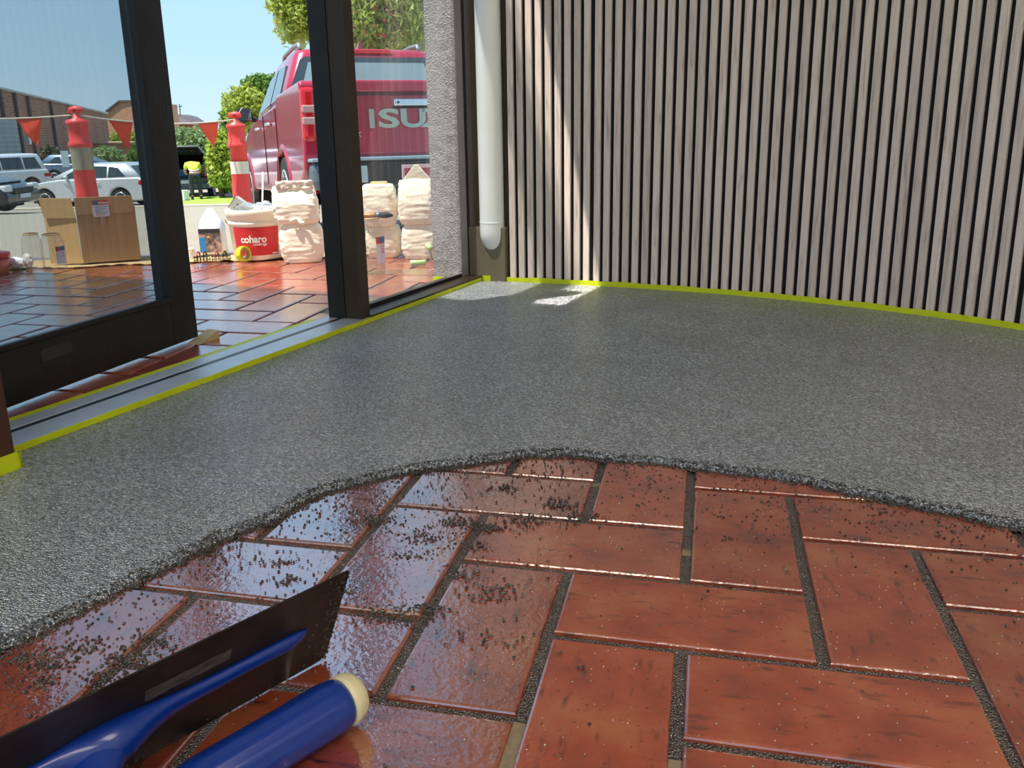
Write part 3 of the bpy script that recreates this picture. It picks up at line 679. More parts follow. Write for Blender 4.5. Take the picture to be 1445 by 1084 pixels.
# clear bag of colour chips
c = gp(303, 361) + V((0, 0, .008)); pb_ = empty('plastic_bag', c, math.atan2(RH.y, RH.x), 'clear plastic bag with a dark printed panel left of the white bucket', 'bag')
def bagring(z, hw, hd, n=20, sq=.6):
    return [V((hw * math.copysign(abs(math.cos(a)) ** sq, math.cos(a)) * (1 + .06 * noise.noise(V((math.cos(a) * 2, z * 30, 2)))), hd * math.copysign(abs(math.sin(a)) ** sq, math.sin(a)), z)) for a in [2 * math.pi * k / n for k in range(n)]]
MB().loft([bagring(z, a, b) for z, a, b in ((0, .05, .03), (.01, .056, .038), (.09, .054, .036), (.125, .052, .03), (.15, .042, .02), (.178, .022, .008), (.196, .012, .004))]).build('bag', mat('milky_film', (232, 238, 248), .3, var=.1, vscale=12, bump=.4, bscale=25), pb_, smooth=True)
pn = MB().box(-.046, .046, -.0405, -.0385, .012, .112).build('printed_panel', mat('chip_print', (70, 62, 66), .4, var=.9, vscale=45, c2=(196, 160, 150)), pb_)
MB().box(-.044, -.02, -.0418, -.0406, .014, .075).build('blue_panel', mat('bright_blue', (40, 130, 200), .4, var=.1, vscale=20), pn)
MB().box(-.046, .046, -.0418, -.0406, .094, .112).build('dark_band', darkp_m, pn)
MB().octa(V((-.006, -.0415, .077)), .007).build('gold_star', mat('gold_print', (222, 160, 50), .4, var=.1, vscale=20), pn)

# white bucket
c = gp(366, 365) + V((0, 0, .006)); fa = math.atan2((CAM - c).y, (CAM - c).x)
bk_ = empty('bucket', c, fa, 'white plastic bucket with a red printed panel', 'bucket')     # local +x faces the shop
bwh = mat('bucket_plastic', (236, 226, 204), .4, var=.06, vscale=20)
br = lambda z: .098 + .016 * z / .2
MB().lathe([(.001, .004), (.096, 0), (.099, .006), (br(.14), .14), (br(.145) + .004, .145), (br(.15) + .004, .153), (br(.155), .155), (br(.17), .17), (br(.175) + .006, .176), (br(.2) + .007, .198), (br(.2) + .003, .204), (br(.2) - .004, .203), (.094, .012), (.001, .01)], 44, cap=False).build('body', bwh, bk_, smooth=True)
lab = MB().grid(lambda u, v: V(((br(.02 + v * .115) + .0012) * math.cos(-.98 + u * 1.86), (br(.02 + v * .115) + .0012) * math.sin(-.98 + u * 1.86), .02 + v * .115)), 20, 3).build('printed_panel', redp_m, bk_, smooth=True)
def onb(z0, a0): return lambda x, y, z: V(((br(z0 + y) + .0022) * math.cos(a0 + x / .106), (br(z0 + y) + .0022) * math.sin(a0 + x / .106), z0 + y))
text('coharo', .041, onb(.086, -.16), 'lettering', whitep_m, lab, .035, .9)
text('coatings', .017, onb(.066, .08), 'lettering', whitep_m, lab, .01)
MB().grid(lambda u, v: onb(.024 + v * .005, .56 + u * .22)(0, 0, 0), 6, 1).build('small_print', whitep_m, lab)
hn = MB(); hn.path([V((.0, (br(.165) + .008) * math.cos(t) * 1.02, .162 - .05 * math.sin(t))) + V((.075 * math.sin(t) * 0 - .03 * math.sin(t), 0, 0)) for t in [math.pi * i / 14 for i in range(15)]], .0025, 8).build('bail_handle', mat('wire', (170, 170, 170), .3, .9, var=.1, vscale=30), bk_, smooth=True)
for s in (-1, 1): MB().box(-.012, .012, s * (br(.16) + .001) - .004, s * (br(.16) + .001) + .004, .15, .174).build('bail_ear', bwh, bk_, bevel=.003)
film = MB(); film.loft([[V((.09 * r_ * math.cos(2 * math.pi * k / 20), .09 * r_ * math.sin(2 * math.pi * k / 20), .196 + z + .02 * noise.noise(V((k * .8, r_ * 5, 0))))) for k in range(20)] for r_, z in ((1.0, 0), (.8, .02), (.5, .026), (.15, .02))])
tag(film.build('plastic_film', glassmat('grey_film', (.75, .78, .8), haze=.25), None, smooth=True), 'grey clear plastic film bunched in the top of the bucket', 'plastic film').matrix_world = Matrix.Translation(c) @ Matrix.Rotation(fa, 4, 'Z')
# grey carton leaning out of the bucket
gc = at(350, 281, (c - CAM).dot(_f) - .0); gc = c + V((0, 0, .21)) - RH * .055 + FH * .0
ct = empty('grey_carton', gc, 0, 'small grey and black printed carton sticking out of the white bucket', 'carton')
cx_ = (RH * math.cos(R(-38)) + V((0, 0, 1)) * math.sin(R(-38))).normalized(); cz_ = (V((0, 0, 1)) * math.cos(R(-38)) - RH * math.sin(R(-38))).normalized(); cy_ = cz_.cross(cx_)
def cT(q): return cx_ * q.x + cy_ * q.y + cz_ * q.z
MB().box(-.038, .038, -.02, .02, -.03, .026, cT).build('body', mat('carton_grey', (176, 172, 160), .5, var=.1, vscale=40), ct, bevel=.001)
MB().box(-.0392, -.0378, -.0205, .0205, -.03, .0265, cT).build('dark_end', mat('carton_dark', (70, 78, 60), .5, var=.2, vscale=40), ct)
text('quip', .026, lambda x, y, z: cT(V((.005 + x, -.0206, .003 + y))), 'lettering', darkp_m, ct, .02)
MB().box(-.02, .025, -.0208, -.0201, -.016, -.013, cT).build('print_line', darkp_m, ct)
# mixing stick
sk = MB(); b0 = c + V((0, 0, .02)) + RH * .02 - FH * .03; sk.path([b0, at(371, 243, (c - CAM).dot(_f))], .0035, 8)
tag(sk.build('mixing_stick', mat('pale_stick', (222, 230, 238), .5, var=.1, vscale=20), smooth=True), 'thin white mixing stick standing in the bucket', 'stick')
# roll of yellow tape leaning on the bucket
p = gp(345, 372) + V((0, 0, .008)); rd = 0.031
tr_ = empty('tape_roll', p + V((0, 0, rd)), label='roll of yellow green masking tape standing against the bucket', cat='tape roll')
ax1 = (RH * .86 - FH * .5 + V((0, 0, .12))).normalized(); ax2 = V((0, 0, 1)).cross(ax1).normalized(); ax3 = ax1.cross(ax2)
TR = frame(V((0, 0, 0)), ax2, ax3, ax1)
MB().lathe([(rd * .72, -.012), (rd, -.012), (rd, .012), (rd * .72, .012), (rd * .72, -.012)], 32, TR, cap=False).build('tape', tape_m, tr_, bevel=.001)
MB().lathe([(rd * .66, -.0125), (rd * .715, -.0125), (rd * .715, .0125), (rd * .66, .0125), (rd * .66, -.0125)], 32, TR, cap=False).build('core', card_m, tr_)

# spiked shoe frames: wire cages with red straps
wire_m = mat('dark_wire', (64, 54, 44), .5, .5, var=.3, vscale=60)
def cage(px, py, wd, label):
    c = gp(px, py) + V((0, 0, .006)); e = empty('spiked_sandal', c, math.atan2(RH.y, RH.x), label, 'spiked sandal', 'spiked sandals by the bucket')
    MB().box(-wd, wd, -.02, .02, .024, .028).build('sole', wire_m, e, bevel=.001)
    for i in range(5):
        for s in (-1, 1): MB().path([(-wd * .92 + i * wd * .46, s * .015, .0245), (-wd * .92 + i * wd * .46, s * .015, .0)], [.0018, .0008], 6).build('spike', wire_m, e)
    for z in (.012,): MB().path([(-wd, -.02, z), (wd, -.02, z), (wd, .02, z), (-wd, .02, z), (-wd, -.02, z)], .0014, 6).build('wire_rail', wire_m, e)
    for x_ in (-.5, .45): MB().path([(x_ * wd, .02 * math.cos(t), .028 + .016 * math.sin(t)) for t in [math.pi * i / 8 for i in range(9)]], .003, 6).build('strap', redp_m if x_ < 0 else wire_m, e, smooth=True)
cage(286, 373, .028, 'left spiked wire sandal with a red strap beside the bucket')
cage(313, 372, .034, 'right spiked wire sandal with a red strap touching the bucket')

# paper sacks
sack_m = mat('white_paper_sack', (238, 226, 204), .75, var=.07, vscale=6, bump=.5, bscale=16, stretch=(1, 1, 2.6), rnd=.03)
def sack(px, py, hw, hd, H, z0, label, seed, turn=0.0, top='pillow', lean=0.0, fwd=0.0):
    c = gp(px, py) + FH * (hd + fwd); c.z = z0
    e = empty('paper_sack', c, math.atan2(RH.y, RH.x) + turn, label, 'sack', 'white paper sacks on the footpath')
    rings = []; nz_ = 36; nk = 56
    for i in range(nz_ + 1):
        u = i / nz_; z = H * u
        if top == 'tall': s = min(1, .86 + 1.1 * u) * (1 - .10 * max(0, (u - .55) / .45) ** 2); d = s * (1 - .72 * max(0, (u - .45) / .55) ** 1.6)
        else: s = (math.sin(math.pi * min(.995, .08 + u * .85)) ** .17); d = s * (1 - .12 * u)
        r_ = []
        for k in range(nk):
            a = 2 * math.pi * k / nk; ca, sa = math.cos(a), math.sin(a); q = .55
            x_ = math.copysign(abs(ca) ** q, ca) * hw * s; y_ = math.copysign(abs(sa) ** q, sa) * hd * d
            n1 = noise.noise(V((ca * 1.6 + seed, sa * 1.6, u * 3.2))) * .055 + noise.noise(V((ca * 3 + seed, sa * 3, u * 14))) * .05 + noise.noise(V((ca * 7 + seed, sa * 7, u * 9))) * .016
            r_.append(V((x_ * (1 + n1) + lean * u, y_ * (1 + n1), z * (1 - .03 * abs(ca)))))
        rings.append(r_)
    b = MB().loft(rings).build('body', sack_m, e, smooth=True)
    return e
def fold(e, pts, th_, name='folded_top'):
    MB().loft([[V(p) + V((0, t, 0)) for p in pts] for t in (-th_, th_)]).build(name, sack_m, e, bevel=.002)
def strip(e, hw, z, dp_, seed):
    MB().grid(lambda u, v: V((-hw + 2 * hw * u, -dp_ + .012 * noise.noise(V((u * 7, v * 3, seed))), z + v * .034 + .006 * noise.noise(V((u * 6, v, seed + 3))))), 16, 4).build('seam_fold', sack_m, e, smooth=True, solid=.003)
HS = .178
a = sack(424, 372, .088, .06, .158, .0, 'lower sack of the leaning pair right of the bucket', 1, .1)
b = sack(421, 372, .088, .055, .15, .156, 'upper sack of the leaning pair, right of the bucket, with a crumpled top', 2, .1, 'tall', -.01)
strip(b, .072, .134, .03, 4)
MB().path([V((-.02 + .05 * t, -.058 - .004 * math.sin(t * 9), .012 + .008 * math.sin(t * 5))) for t in [i / 10 for i in range(11)]], .008, 8).build('seam_fold', sack_m, b, smooth=True)
a = sack(541, 365, .075, .06, .135, .0, 'lower sack of the middle stack, behind the jar of water', 5)
b = sack(536, 366, .077, .062, .168, .133, 'upper plump sack of the middle stack with a yellow folded seam', 6, 0, 'pillow')
fold(b, [(-.03, 0, .163), (.04, 0, .163), (.036, 0, .175), (-.026, 0, .175)], .02, 'yellow_seam')
b.children[-1].data.materials[0] = mat('yellowed_paper', (222, 198, 130), .7, var=.15, vscale=20)
a = sack(592, 367, .075, .055, .142, .0, 'lower sack of the right stack beside the rough pillar', 8)
b = sack(590, 367, .074, .05, .178, .141, 'upper sack of the right stack with a peaked folded top', 9, 0, 'tall')
fold(b, [(-.052, 0, .172), (.062, 0, .172), (.012, 0, .232), (-.004, 0, .232)], .008)
a = sack(497, 360, .055, .06, .15, .0, 'lower sack of the pair mostly hidden behind the window mullion', 11, 0, 'pillow', 0, .05)
b = sack(489, 360, .06, .06, .155, .149, 'upper sack of the pair mostly hidden behind the window mullion', 12, 0, 'pillow', 0, .05)
# pale green paint roller in front of the right stack
p = gp(590, 375) + V((0, 0, .012)); rl = empty('paint_roller', p, math.atan2(RH.y, RH.x) + .25, 'pale green paint roller handle lying before the right stack of sacks', 'paint roller')
green_m = mat('pale_green_plastic', (178, 212, 140), .4, var=.1, vscale=20)
MB().path([(-.03, 0, 0), (-.028, 0, 0), (.0, 0, 0), (.028, 0, 0), (.032, 0, 0)], [.006, .011, .0095, .011, .006], 14).build('grip', green_m, rl, smooth=True)
MB().path([(.03, 0, 0), (.048, 0, .004), (.054, 0, .02), (.05, .02, .05)], .003, 8).build('wire_arm', mat('wire', (170, 170, 170)), rl, smooth=True)
MB().path([(.05, -.01, .055), (.05, .06, .055)], .012, 14).build('roller_sleeve', green_m, rl, smooth=True)
# wedge holding the door and a torn card beside it
wd_m = mat('pale_wedge_timber', (198, 172, 124), .7, var=.3, vscale=30)
c = ao(1.0, .33); tag(MB().prism([(0, 0), (.075, 0), (0, .022)], lambda a, b, t: c + S * (.0 + a - .055) + NO * t + V((0, 0, b)), -.05, -.012).build('door_wedge', wd_m), 'pale timber wedge under the free corner of the open door', 'wedge')
c = ao(1.28, .52); tag(MB().prism([(0, 0), (.13, 0), (.10, .022), (.02, .05)], lambda a, b, t: c + RH * (a - .065) + FH * t + V((0, 0, b)), 0, .03).build('timber_offcut', wd_m, bevel=.002), 'pale timber offcut lying behind the bottom rail of the door', 'offcut')

# ------------------------------------------------------------------ street
def rp(px, py, D):
    d = ray(px, py); return CAM + d * (D / (d.x * FH.x + d.y * FH.y))
def fr(d, r_): return V((CAM.x, CAM.y, 0)) + FH * d + RH * r_
road_m = mat('pale_asphalt', (150, 141, 124), .9, var=.18, vscale=1.2, bump=.2, bscale=30)
st = MB(); ds = [2.2, 7, 14, 22, 30, 60, 140]
st.add([fr(d, s) + V((0, 0, streetz(d))) for d in ds for s in (-90, -25, 0, 12, 60)], [(j * 5 + i, j * 5 + i + 1, j * 5 + i + 6, j * 5 + i + 5) for j in range(len(ds) - 1) for i in range(4)])
struct(st.build('street', road_m), 'pale sunlit asphalt street sloping away from the shop')
kb_m = mat('concrete_kerb', (200, 190, 168), .9, var=.2, vscale=4)
kl = MB()
for i in range(24):
    x0 = -34 + i * 1.6; kl.box(x0, x0 + 1.58, 27.4, 27.75, -.2, .05, lambda q: fr(q.y, q.x) + V((0, 0, streetz(27.4) + q.z)))
struct(kl.build('trim_kerb', kb_m))
grass_m = mat('mown_grass', (150, 182, 66), .9, var=.5, vscale=3, c2=(110, 140, 50), bump=.8, bscale=60)
vg = MB().box(-11.4, 4.4, 27.75, 31.5, -.2, .06, lambda q: fr(q.y, q.x) + V((0, 0, streetz(28) + q.z)))
tag(vg.build('grass_verge', grass_m), 'strip of mown green grass behind the far kerb', 'grass', kind='stuff')

# ------------------------------------------------------------------ vehicles (local x right, y forward, z up, origin under the tail)
glassdark_m = mat('car_glass', (52, 62, 64), .05, var=.2, vscale=2, spec=.8)
tyre_m = mat('tyre_rubber', (38, 37, 36), .8, var=.2, vscale=20)
rim_m = mat('alloy_rim', (200, 202, 206), .3, .6, var=.1, vscale=10)
under_m = mat('underbody_black', (22, 22, 22), .9, var=.2, vscale=5)
chrome_m = mat('chrome', (225, 228, 232), .12, .95, var=.05, vscale=10)
redlens_m = mat('red_lens', (196, 16, 26), .15, var=.15, vscale=20, coat=.5)
whitelens_m = mat('clear_lens', (226, 226, 226), .15, var=.1, vscale=20, coat=.5)
blackp_m = mat('black_trim', (30, 31, 33), .5, var=.2, vscale=20)
def arcs(poly_top, zb, axles, ra):
    """side outline: top line from tail to nose, then the underside back to the tail with wheel arches"""
    p = list(poly_top)
    for ya, za in sorted(axles, reverse=True):
        h0 = zb - za; a0 = math.asin(max(-.95, min(.95, h0 / ra)))
        p += [(ya + ra * math.cos(a), za + ra * math.sin(a)) for a in [a0 + (math.pi - 2 * a0) * i / 12 for i in range(13)]]
    return p
def wheel(e, x, y, r, wd=.2, side=1, name='wheel'):
    T = frame(V((x, y, r)), V((0, 1, 0)), V((0, 0, 1)), V((1, 0, 0)))
    o = MB().lathe([(r * .62, -wd / 2), (r * .92, -wd / 2), (r, -wd * .32), (r, wd * .32), (r * .92, wd / 2), (r * .62, wd / 2)], 28, T, cap=True).build(name, tyre_m, e, smooth=False, bevel=0)
    s = side * wd * .5
    MB().lathe([(r * .64, s - side * .03), (r * .66, s + side * .004), (r * .6, s + side * .006), (r * .56, s - side * .04), (.001, s - side * .05)], 28, T, cap=False).build('rim', rim_m, o, smooth=True)
    sp_m = MB()
    for k in range(10):
        a = 2 * math.pi * k / 10; u, v_ = V((math.cos(a), math.sin(a), 0)), V((-math.sin(a), math.cos(a), 0))
        sp_m.add([T @ (u * ra_ + v_ * t + V((0, 0, s + side * zz))) for ra_, t, zz in ((.04, .018, -.012), (.04, -.018, -.012), (r * .6, -.03, .004), (r * .6, .03, .004), (.04, .018, -.04), (.04, -.018, -.04), (r * .6, -.03, -.03), (r * .6, .03, -.03))], [(0, 1, 2, 3), (4, 7, 6, 5), (0, 3, 7, 4), (1, 5, 6, 2), (0, 4, 5, 1), (3, 2, 6, 7)])
    sp_m.build('spokes', rim_m, o)
    T2 = frame(V((x + s, y, r)), V((0, 1, 0)), V((0, 0, 1)), V((side, 0, 0)))
    MB().lathe([(.045, -.03), (.045, .006), (.03, .012), (.001, .013)], 14, T2, cap=False).build('hub', rim_m, o, smooth=True)
    return o
def cabin(e, base, roof, m, name='cabin'):
    """base/roof: (y0, y1, halfwidth, z); lofted with rounded corners and a crowned roof"""
    def ring(y0, y1, hw, z, rc, crown=0):
        pts = []
        for cx_, cy_, a0 in ((hw - rc, y1 - rc, 0), (-hw + rc, y1 - rc, 90), (-hw + rc, y0 + rc, 180), (hw - rc, y0 + rc, 270)):
            for k in range(4):
                a = R(a0 + k * 30); pts.append(V((cx_ + rc * math.cos(a), cy_ + rc * math.sin(a), z)))
        return pts
    (b0, b1, bw_, bz), (r0, r1, rw, rz) = base, roof
    L = lambda t, k: (b0 + (r0 - b0) * t, b1 + (r1 - b1) * t, bw_ + (rw - bw_) * t, bz + (rz - bz) * k)
    rings = [ring(*L(0, 0), .1), ring(*L(.5, .52), .1), ring(*L(.9, .9), .1)]
    y0, y1, hw, z = L(1, .97); rings.append(ring(y0, y1, hw, z, .1)); rings.append(ring(y0 + .12, y1 - .12, hw - .12, rz + .012, .1)); rings.append(ring(y0 + .4, y1 - .4, hw * .5, rz + .03, .08))
    return MB().loft(rings).build(name, m, e, smooth=True)
def sidewin(e, pts, base, roof, side, name='side_window', m=None, off=.012, par=None):
    (b0, b1, bw_, bz), (r0, r1, rw, rz) = base, roof
    f = lambda y, z, t: V((side * (bw_ + (rw - bw_) * (z - bz) / (rz - bz) * .98 + off + t), y, z))
    return MB().prism(pts, f, -.012, .004).build(name, m or glassdark_m, par or e)
def endwin(e, pts, base, roof, front, name, off=.012, m=None, t0=-.012):
    (b0, b1, bw_, bz), (r0, r1, rw, rz) = base, roof
    yb, yr = (b1, r1) if front else (b0, r0); s = 1 if front else -1
    f = lambda x, z, t: V((x, yb + (yr - yb) * (z - bz) / (rz - bz) * .98 + s * (off + t), z))
    return MB().prism(pts, f, t0, .004).build(name, m or glassdark_m, e)

def place(loc, yaw_left, pitch=0.0, roll=0.0):
    """heading: degrees to the left of straight away from the camera"""
    h = FH * math.cos(R(yaw_left)) - RH * math.sin(R(yaw_left)); return loc, math.atan2(-h.x, h.y)

# red dual cab utility
ute_red = mat('cherry_red_paint', (176, 28, 60), .28, .25, var=.06, vscale=2, coat=.9)
lc = sp(442, 6.9); hd = FH * math.cos(R(21)) - RH * math.sin(R(21)); rt = V((hd.y, -hd.x, 0))
ute = empty('utility_truck', lc + rt * .93, math.atan2(-hd.x, hd.y), 'red dual-cab utility truck parked tail towards the shop', 'truck')
ute.rotation_euler[0] = R(-2.4); ute.location.z -= .02
AX = [(1.40, .38), (4.72, .38)]
top = [(.16, .62), (.12, .72), (.10, 1.26), (.13, 1.31), (1.52, 1.31), (1.60, 1.24), (3.7, 1.20), (4.6, 1.10), (5.05, .98), (5.2, .8), (5.2, .5), (5.0, .42)]
body = MB().prism(arcs(top, .42, AX, .46) + [(.6, .42)], lambda a, b, t: V((t, a, b)), -.925, .925).build('body', ute_red, ute, smooth=True, bevel=.06, seg=4)
MB().box(-.62, .62, .5, 5.0, .3, .95).build('underbody', under_m, ute)
for s in (-1, 1):
    for (y, z) in AX:
        ar = MB(); pts = [(y + .46 * math.cos(a), z + .46 * math.sin(a)) for a in [math.pi * i / 14 - .05 for i in range(15)]]; pt2 = [(y + .495 * math.cos(a), z + .495 * math.sin(a)) for a in [math.pi * i / 14 - .05 for i in range(15)]]
        ar.loft([[V((s * .94, q[0], q[1])), V((s * .936, p_[0] * .3 + q[0] * .7, p_[1] * .3 + q[1] * .7)), V((s * .925, p_[0], p_[1])), V((s * .8, q[0], q[1]))] for p_, q in zip(pt2, pts)]).build('wheel_arch', ute_red, ute, smooth=True)
        wheel(ute, s * .80, y, .385, .25, s)
UB, UR = (1.56, 4.05, .865, 1.2), (1.80, 3.2, .66, 1.77)
cab = cabin(ute, UB, UR, ute_red)
endwin(ute, [(-.74, 1.33), (.74, 1.33), (.76, 1.40), (.645, 1.655), (.6, 1.685), (-.6, 1.685), (-.645, 1.655), (-.76, 1.40)], UB, UR, False, 'rear_window', .016)
endwin(ute, [(-.66, 1.39), (.66, 1.39), (.57, 1.63), (-.57, 1.63)], UB, UR, False, 'rear_window_glass', .024, mat('hazy_rear_glass', (120, 142, 146), .08, var=.2, vscale=2, spec=.8))
for s in (-1, 1):
    sidewin(ute, [(1.95, 1.33), (2.62, 1.31), (2.66, 1.66), (2.1, 1.64)], UB, UR, s)
    sidewin(ute, [(2.70, 1.31), (3.72, 1.28), (3.3, 1.62), (2.74, 1.66)], UB, UR, s)
    for y in (2.05, 3.0):
        h_ = MB().path([(s * .93, y, 1.08), (s * .965, y + .03, 1.085), (s * .965, y + .17, 1.085), (s * .93, y + .2, 1.08)], .014, 8).build('door_handle', chrome_m, ute, smooth=True)
    for y in (1.66, 2.7): MB().box(s * .9, s * .931, y, y + .008, .5, 1.2).build('door_seam', under_m, ute)
    mr = MB().ball((s * 1.03, 3.62, 1.27), .105, 14, (.95, .5, .8)).build('mirror', blackp_m, ute, smooth=True)
    MB().path([(s * .86, 3.66, 1.2), (s * 1.0, 3.64, 1.24)], .03, 8).build('mirror_arm', blackp_m, mr)
    MB().box(s * 1.03 - .075, s * 1.03 + .075, 3.562, 3.568, 1.205, 1.335).build('mirror_glass', mat('mirror_glass', (190, 205, 214), .03, .9, var=.02), mr)
    MB().path([(s * .6, 1.95, 1.775), (s * .6, 2.0, 1.83), (s * .6, 2.3, 1.845), (s * .6, 3.0, 1.84), (s * .6, 3.1, 1.78)], .022, 8).build('roof_rail', mat('grey_rail', (150, 156, 160), .4, .5, var=.1, vscale=8), ute, smooth=True)
    # tail lamp: tall wrap round lens with clear middle
    tl = MB().box(s * .80 if s > 0 else -.925, .925 if s > 0 else -.80, .07, .16, .84, 1.26).build('tail_lamp', redlens_m, ute, bevel=.04, seg=3)
    MB().box(min(s * .76, s * .92), max(s * .76, s * .92), .062, .12, .97, 1.03).build('clear_lens', mat('smoked_lens', (176, 140, 140), .2, var=.1, vscale=20), tl, bevel=.012)
    MB().box(min(s * .76, s * .92), max(s * .76, s * .92), .062, .12, 1.06, 1.12).build('clear_lens', mat('smoked_lens', (176, 140, 140), .2, var=.1, vscale=20), tl, bevel=.012)
tg = MB().prism([(-.735, .73), (.735, .73), (.735, 1.27), (-.735, 1.27)], lambda a, b, t: V((a, t + (.02 if b < .9 else 0), b)), .055, .14).build('tailgate', ute_red, ute, bevel=.015)
MB().box(-.735, .735, .035, .08, 1.215, 1.305).build('tailgate_spoiler', ute_red, tg, bevel=.018, seg=3)
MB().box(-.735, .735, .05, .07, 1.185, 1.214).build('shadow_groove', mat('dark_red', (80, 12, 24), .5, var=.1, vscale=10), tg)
gh = MB().box(-.19, .19, .028, .06, 1.105, 1.16).build('gate_handle', chrome_m, tg, bevel=.012, seg=3)
MB().box(-.2, .2, .046, .062, 1.085, 1.105).build('handle_recess', under_m, gh, bevel=.006)
MB().ball((-.155, .024, 1.132), .011, 10).build('lock', blackp_m, gh)
def ontail(x0, z0): return lambda x, y, z: V((x0 + x, .052 - z, z0 + y))
letters_m = mat('letter_chrome', (190, 196, 180), .22, .8, var=.1, vscale=12)
for i, ch in enumerate('ISUZU'):
    text(ch, .2, ontail((-.375, -.235, -.032, .165, .36)[i], 1.0), 'letter', letters_m, tg, .03, {'I': 1.35, 'S': 1.95, 'U': 1.6, 'Z': 1.9}[ch], .006)
text('D-MAX', .052, ontail(-.575, .885), 'badge', chrome_m, tg, .03, 1.25, .004)
text('ISUZU', .04, ontail(-.57, .935), 'badge', chrome_m, tg, .02, 1.2, .004)
bmp = MB().box(-.89, .89, -.06, .3, .46, .685).build('rear_bumper', mat('grey_bumper', (92, 104, 114), .45, .3, var=.1, vscale=6), ute, bevel=.05, seg=3)
MB().box(-.9, .9, -.1, .12, .68, .708).build('step_plate', mat('pale_step', (150, 172, 186), .4, .3, var=.1, vscale=6), bmp, bevel=.008)
for s in (-1, 1):
    cs = MB().box(min(s * .42, s * .9), max(s * .42, s * .9), -.09, .1, .47, .675).build('corner_step', mat('grey_bumper', (92, 104, 114)), bmp, bevel=.06, seg=3)
    MB().box(min(s * .47, s * .84), max(s * .47, s * .84), -.098, -.088, .51, .64).build('reflector', mat('dull_lens', (176, 190, 198), .3, .2, var=.2, vscale=15), cs, bevel=.005)
pl = MB().box(-.19, .19, -.096, -.082, .52, .64).build('number_plate', mat('plate_white', (214, 176, 180), .4, var=.1, vscale=15), bmp, bevel=.004)
MB().box(-.17, .17, -.0985, -.0965, .55, .61).build('plate_print', mat('plate_maroon', (170, 60, 76), .5, var=.4, vscale=24), pl)
MB().box(-.55, .55, -.085, -.07, .485, .655).build('bumper_insert', blackp_m, bmp)
bl = MB().box(-.26, .26, 1.80, 1.86, 1.715, 1.765).build('brake_lamp', redlens_m, ute, bevel=.012)
bl.location.y = -.035
MB().box(-.28, .28, 1.81, 1.83, 1.705, 1.716).build('lamp_shade', under_m, bl)
fin = MB().loft([[V((-.03, 1.95, 1.79)), V((.03, 1.95, 1.79)), V((.02, 2.15, 1.79)), V((-.02, 2.15, 1.79))], [V((-.006, 1.945, 1.87)), V((.006, 1.945, 1.87)), V((.004, 2.0, 1.865)), V((-.004, 2.0, 1.865))]]).build('aerial_fin', ute_red, ute)
for s in (-1, 1): MB().box(min(s * .6, s * .88), max(s * .6, s * .88), 5.15, 5.22, .82, .96).build('head_lamp', whitelens_m, ute, bevel=.02)
MB().box(-.55, .55, 5.18, 5.23, .55, .95).build('grille', blackp_m, ute, bevel=.02)

def car(name, label, loc, rz, m, L, Wd, top, zb, AXL, r, base, roof, wins, det=True, group=None):
    e = empty(name, loc, rz, label, 'car', group)
    MB().prism(arcs(top, zb, AXL, r * 1.14), lambda a, c, t: V((t, a, c)), -Wd / 2, Wd / 2).build('body', m, e, smooth=True, bevel=.07, seg=4)
    MB().box(-Wd * .32, Wd * .32, .35, L - .35, zb - .05, .8).build('underbody', under_m, e)
    cabin(e, base, roof, m)
    for s in (-1, 1):
        for y, z in AXL: wheel(e, s * (Wd / 2 - .13), y, r, .2, s)
        for w_ in wins: sidewin(e, w_, base, roof, s)
        for y in ((AXL[0][0] + AXL[1][0]) / 2 - .7, (AXL[0][0] + AXL[1][0]) / 2 + .35): MB().path([(s * Wd / 2, y, .86), (s * (Wd / 2 + .03), y + .04, .862), (s * (Wd / 2 + .03), y + .16, .862), (s * Wd / 2, y + .2, .86)], .014, 6).build('door_handle', m, e)
        MB().ball((s * (Wd / 2 + .05), base[1] - .75, base[3] + .1), .11, 10, (.9, .6, .7)).build('mirror', m, e, smooth=True)
        MB().box(min(s * Wd * .3, s * Wd * .485), max(s * Wd * .3, s * Wd * .485), L - .22, L - .03, .58, .74).build('head_lamp', whitelens_m, e, bevel=.04)
        MB().box(min(s * Wd * .34, s * Wd * .505), max(s * Wd * .34, s * Wd * .505), -.02, .3, .76, .92).build('tail_lamp', redlens_m, e, bevel=.03)
    (b0, b1, bw_, bz), (r0, r1, rw, rz_) = base, roof
    h = lambda t: bz + (rz_ - bz) * t
    endwin(e, [(-bw_ * .88, h(.1)), (bw_ * .88, h(.1)), (rw * .93, h(.86)), (-rw * .93, h(.86))], base, roof, True, 'windscreen')
    endwin(e, [(-bw_ * .86, h(.2)), (bw_ * .86, h(.2)), (rw * .92, h(.84)), (-rw * .92, h(.84))], base, roof, False, 'rear_window')
    MB().box(-.26, .26, L - .01, L + .012, .4, .5).build('number_plate', paper_m, e)
    MB().box(-Wd * .28, Wd * .28, L - .06, L + .005, .52, .66).build('grille', blackp_m, e, bevel=.02)
    return e
silver = mat('silver_paint', (214, 216, 218), .25, .2, var=.05, vscale=2, coat=.8)
htop = [(.1, .25), (.0, .45), (.02, .75), (.14, .98), (.3, 1.02), (3.0, .98), (3.45, .93), (4.1, .82), (4.42, .66), (4.56, .48), (4.5, .26)]
hb, hr = (.18, 3.5, .83, .95), (.75, 2.35, .60, 1.47)
hw_ = [[(.75, 1.04), (1.35, 1.02), (1.35, 1.37), (1.05, 1.33)], [(1.42, 1.02), (2.12, 1.01), (2.05, 1.40), (1.42, 1.38)], [(2.2, 1.01), (3.0, 1.0), (2.45, 1.32), (2.12, 1.40)]]
cpos = sp(228, 30.2)
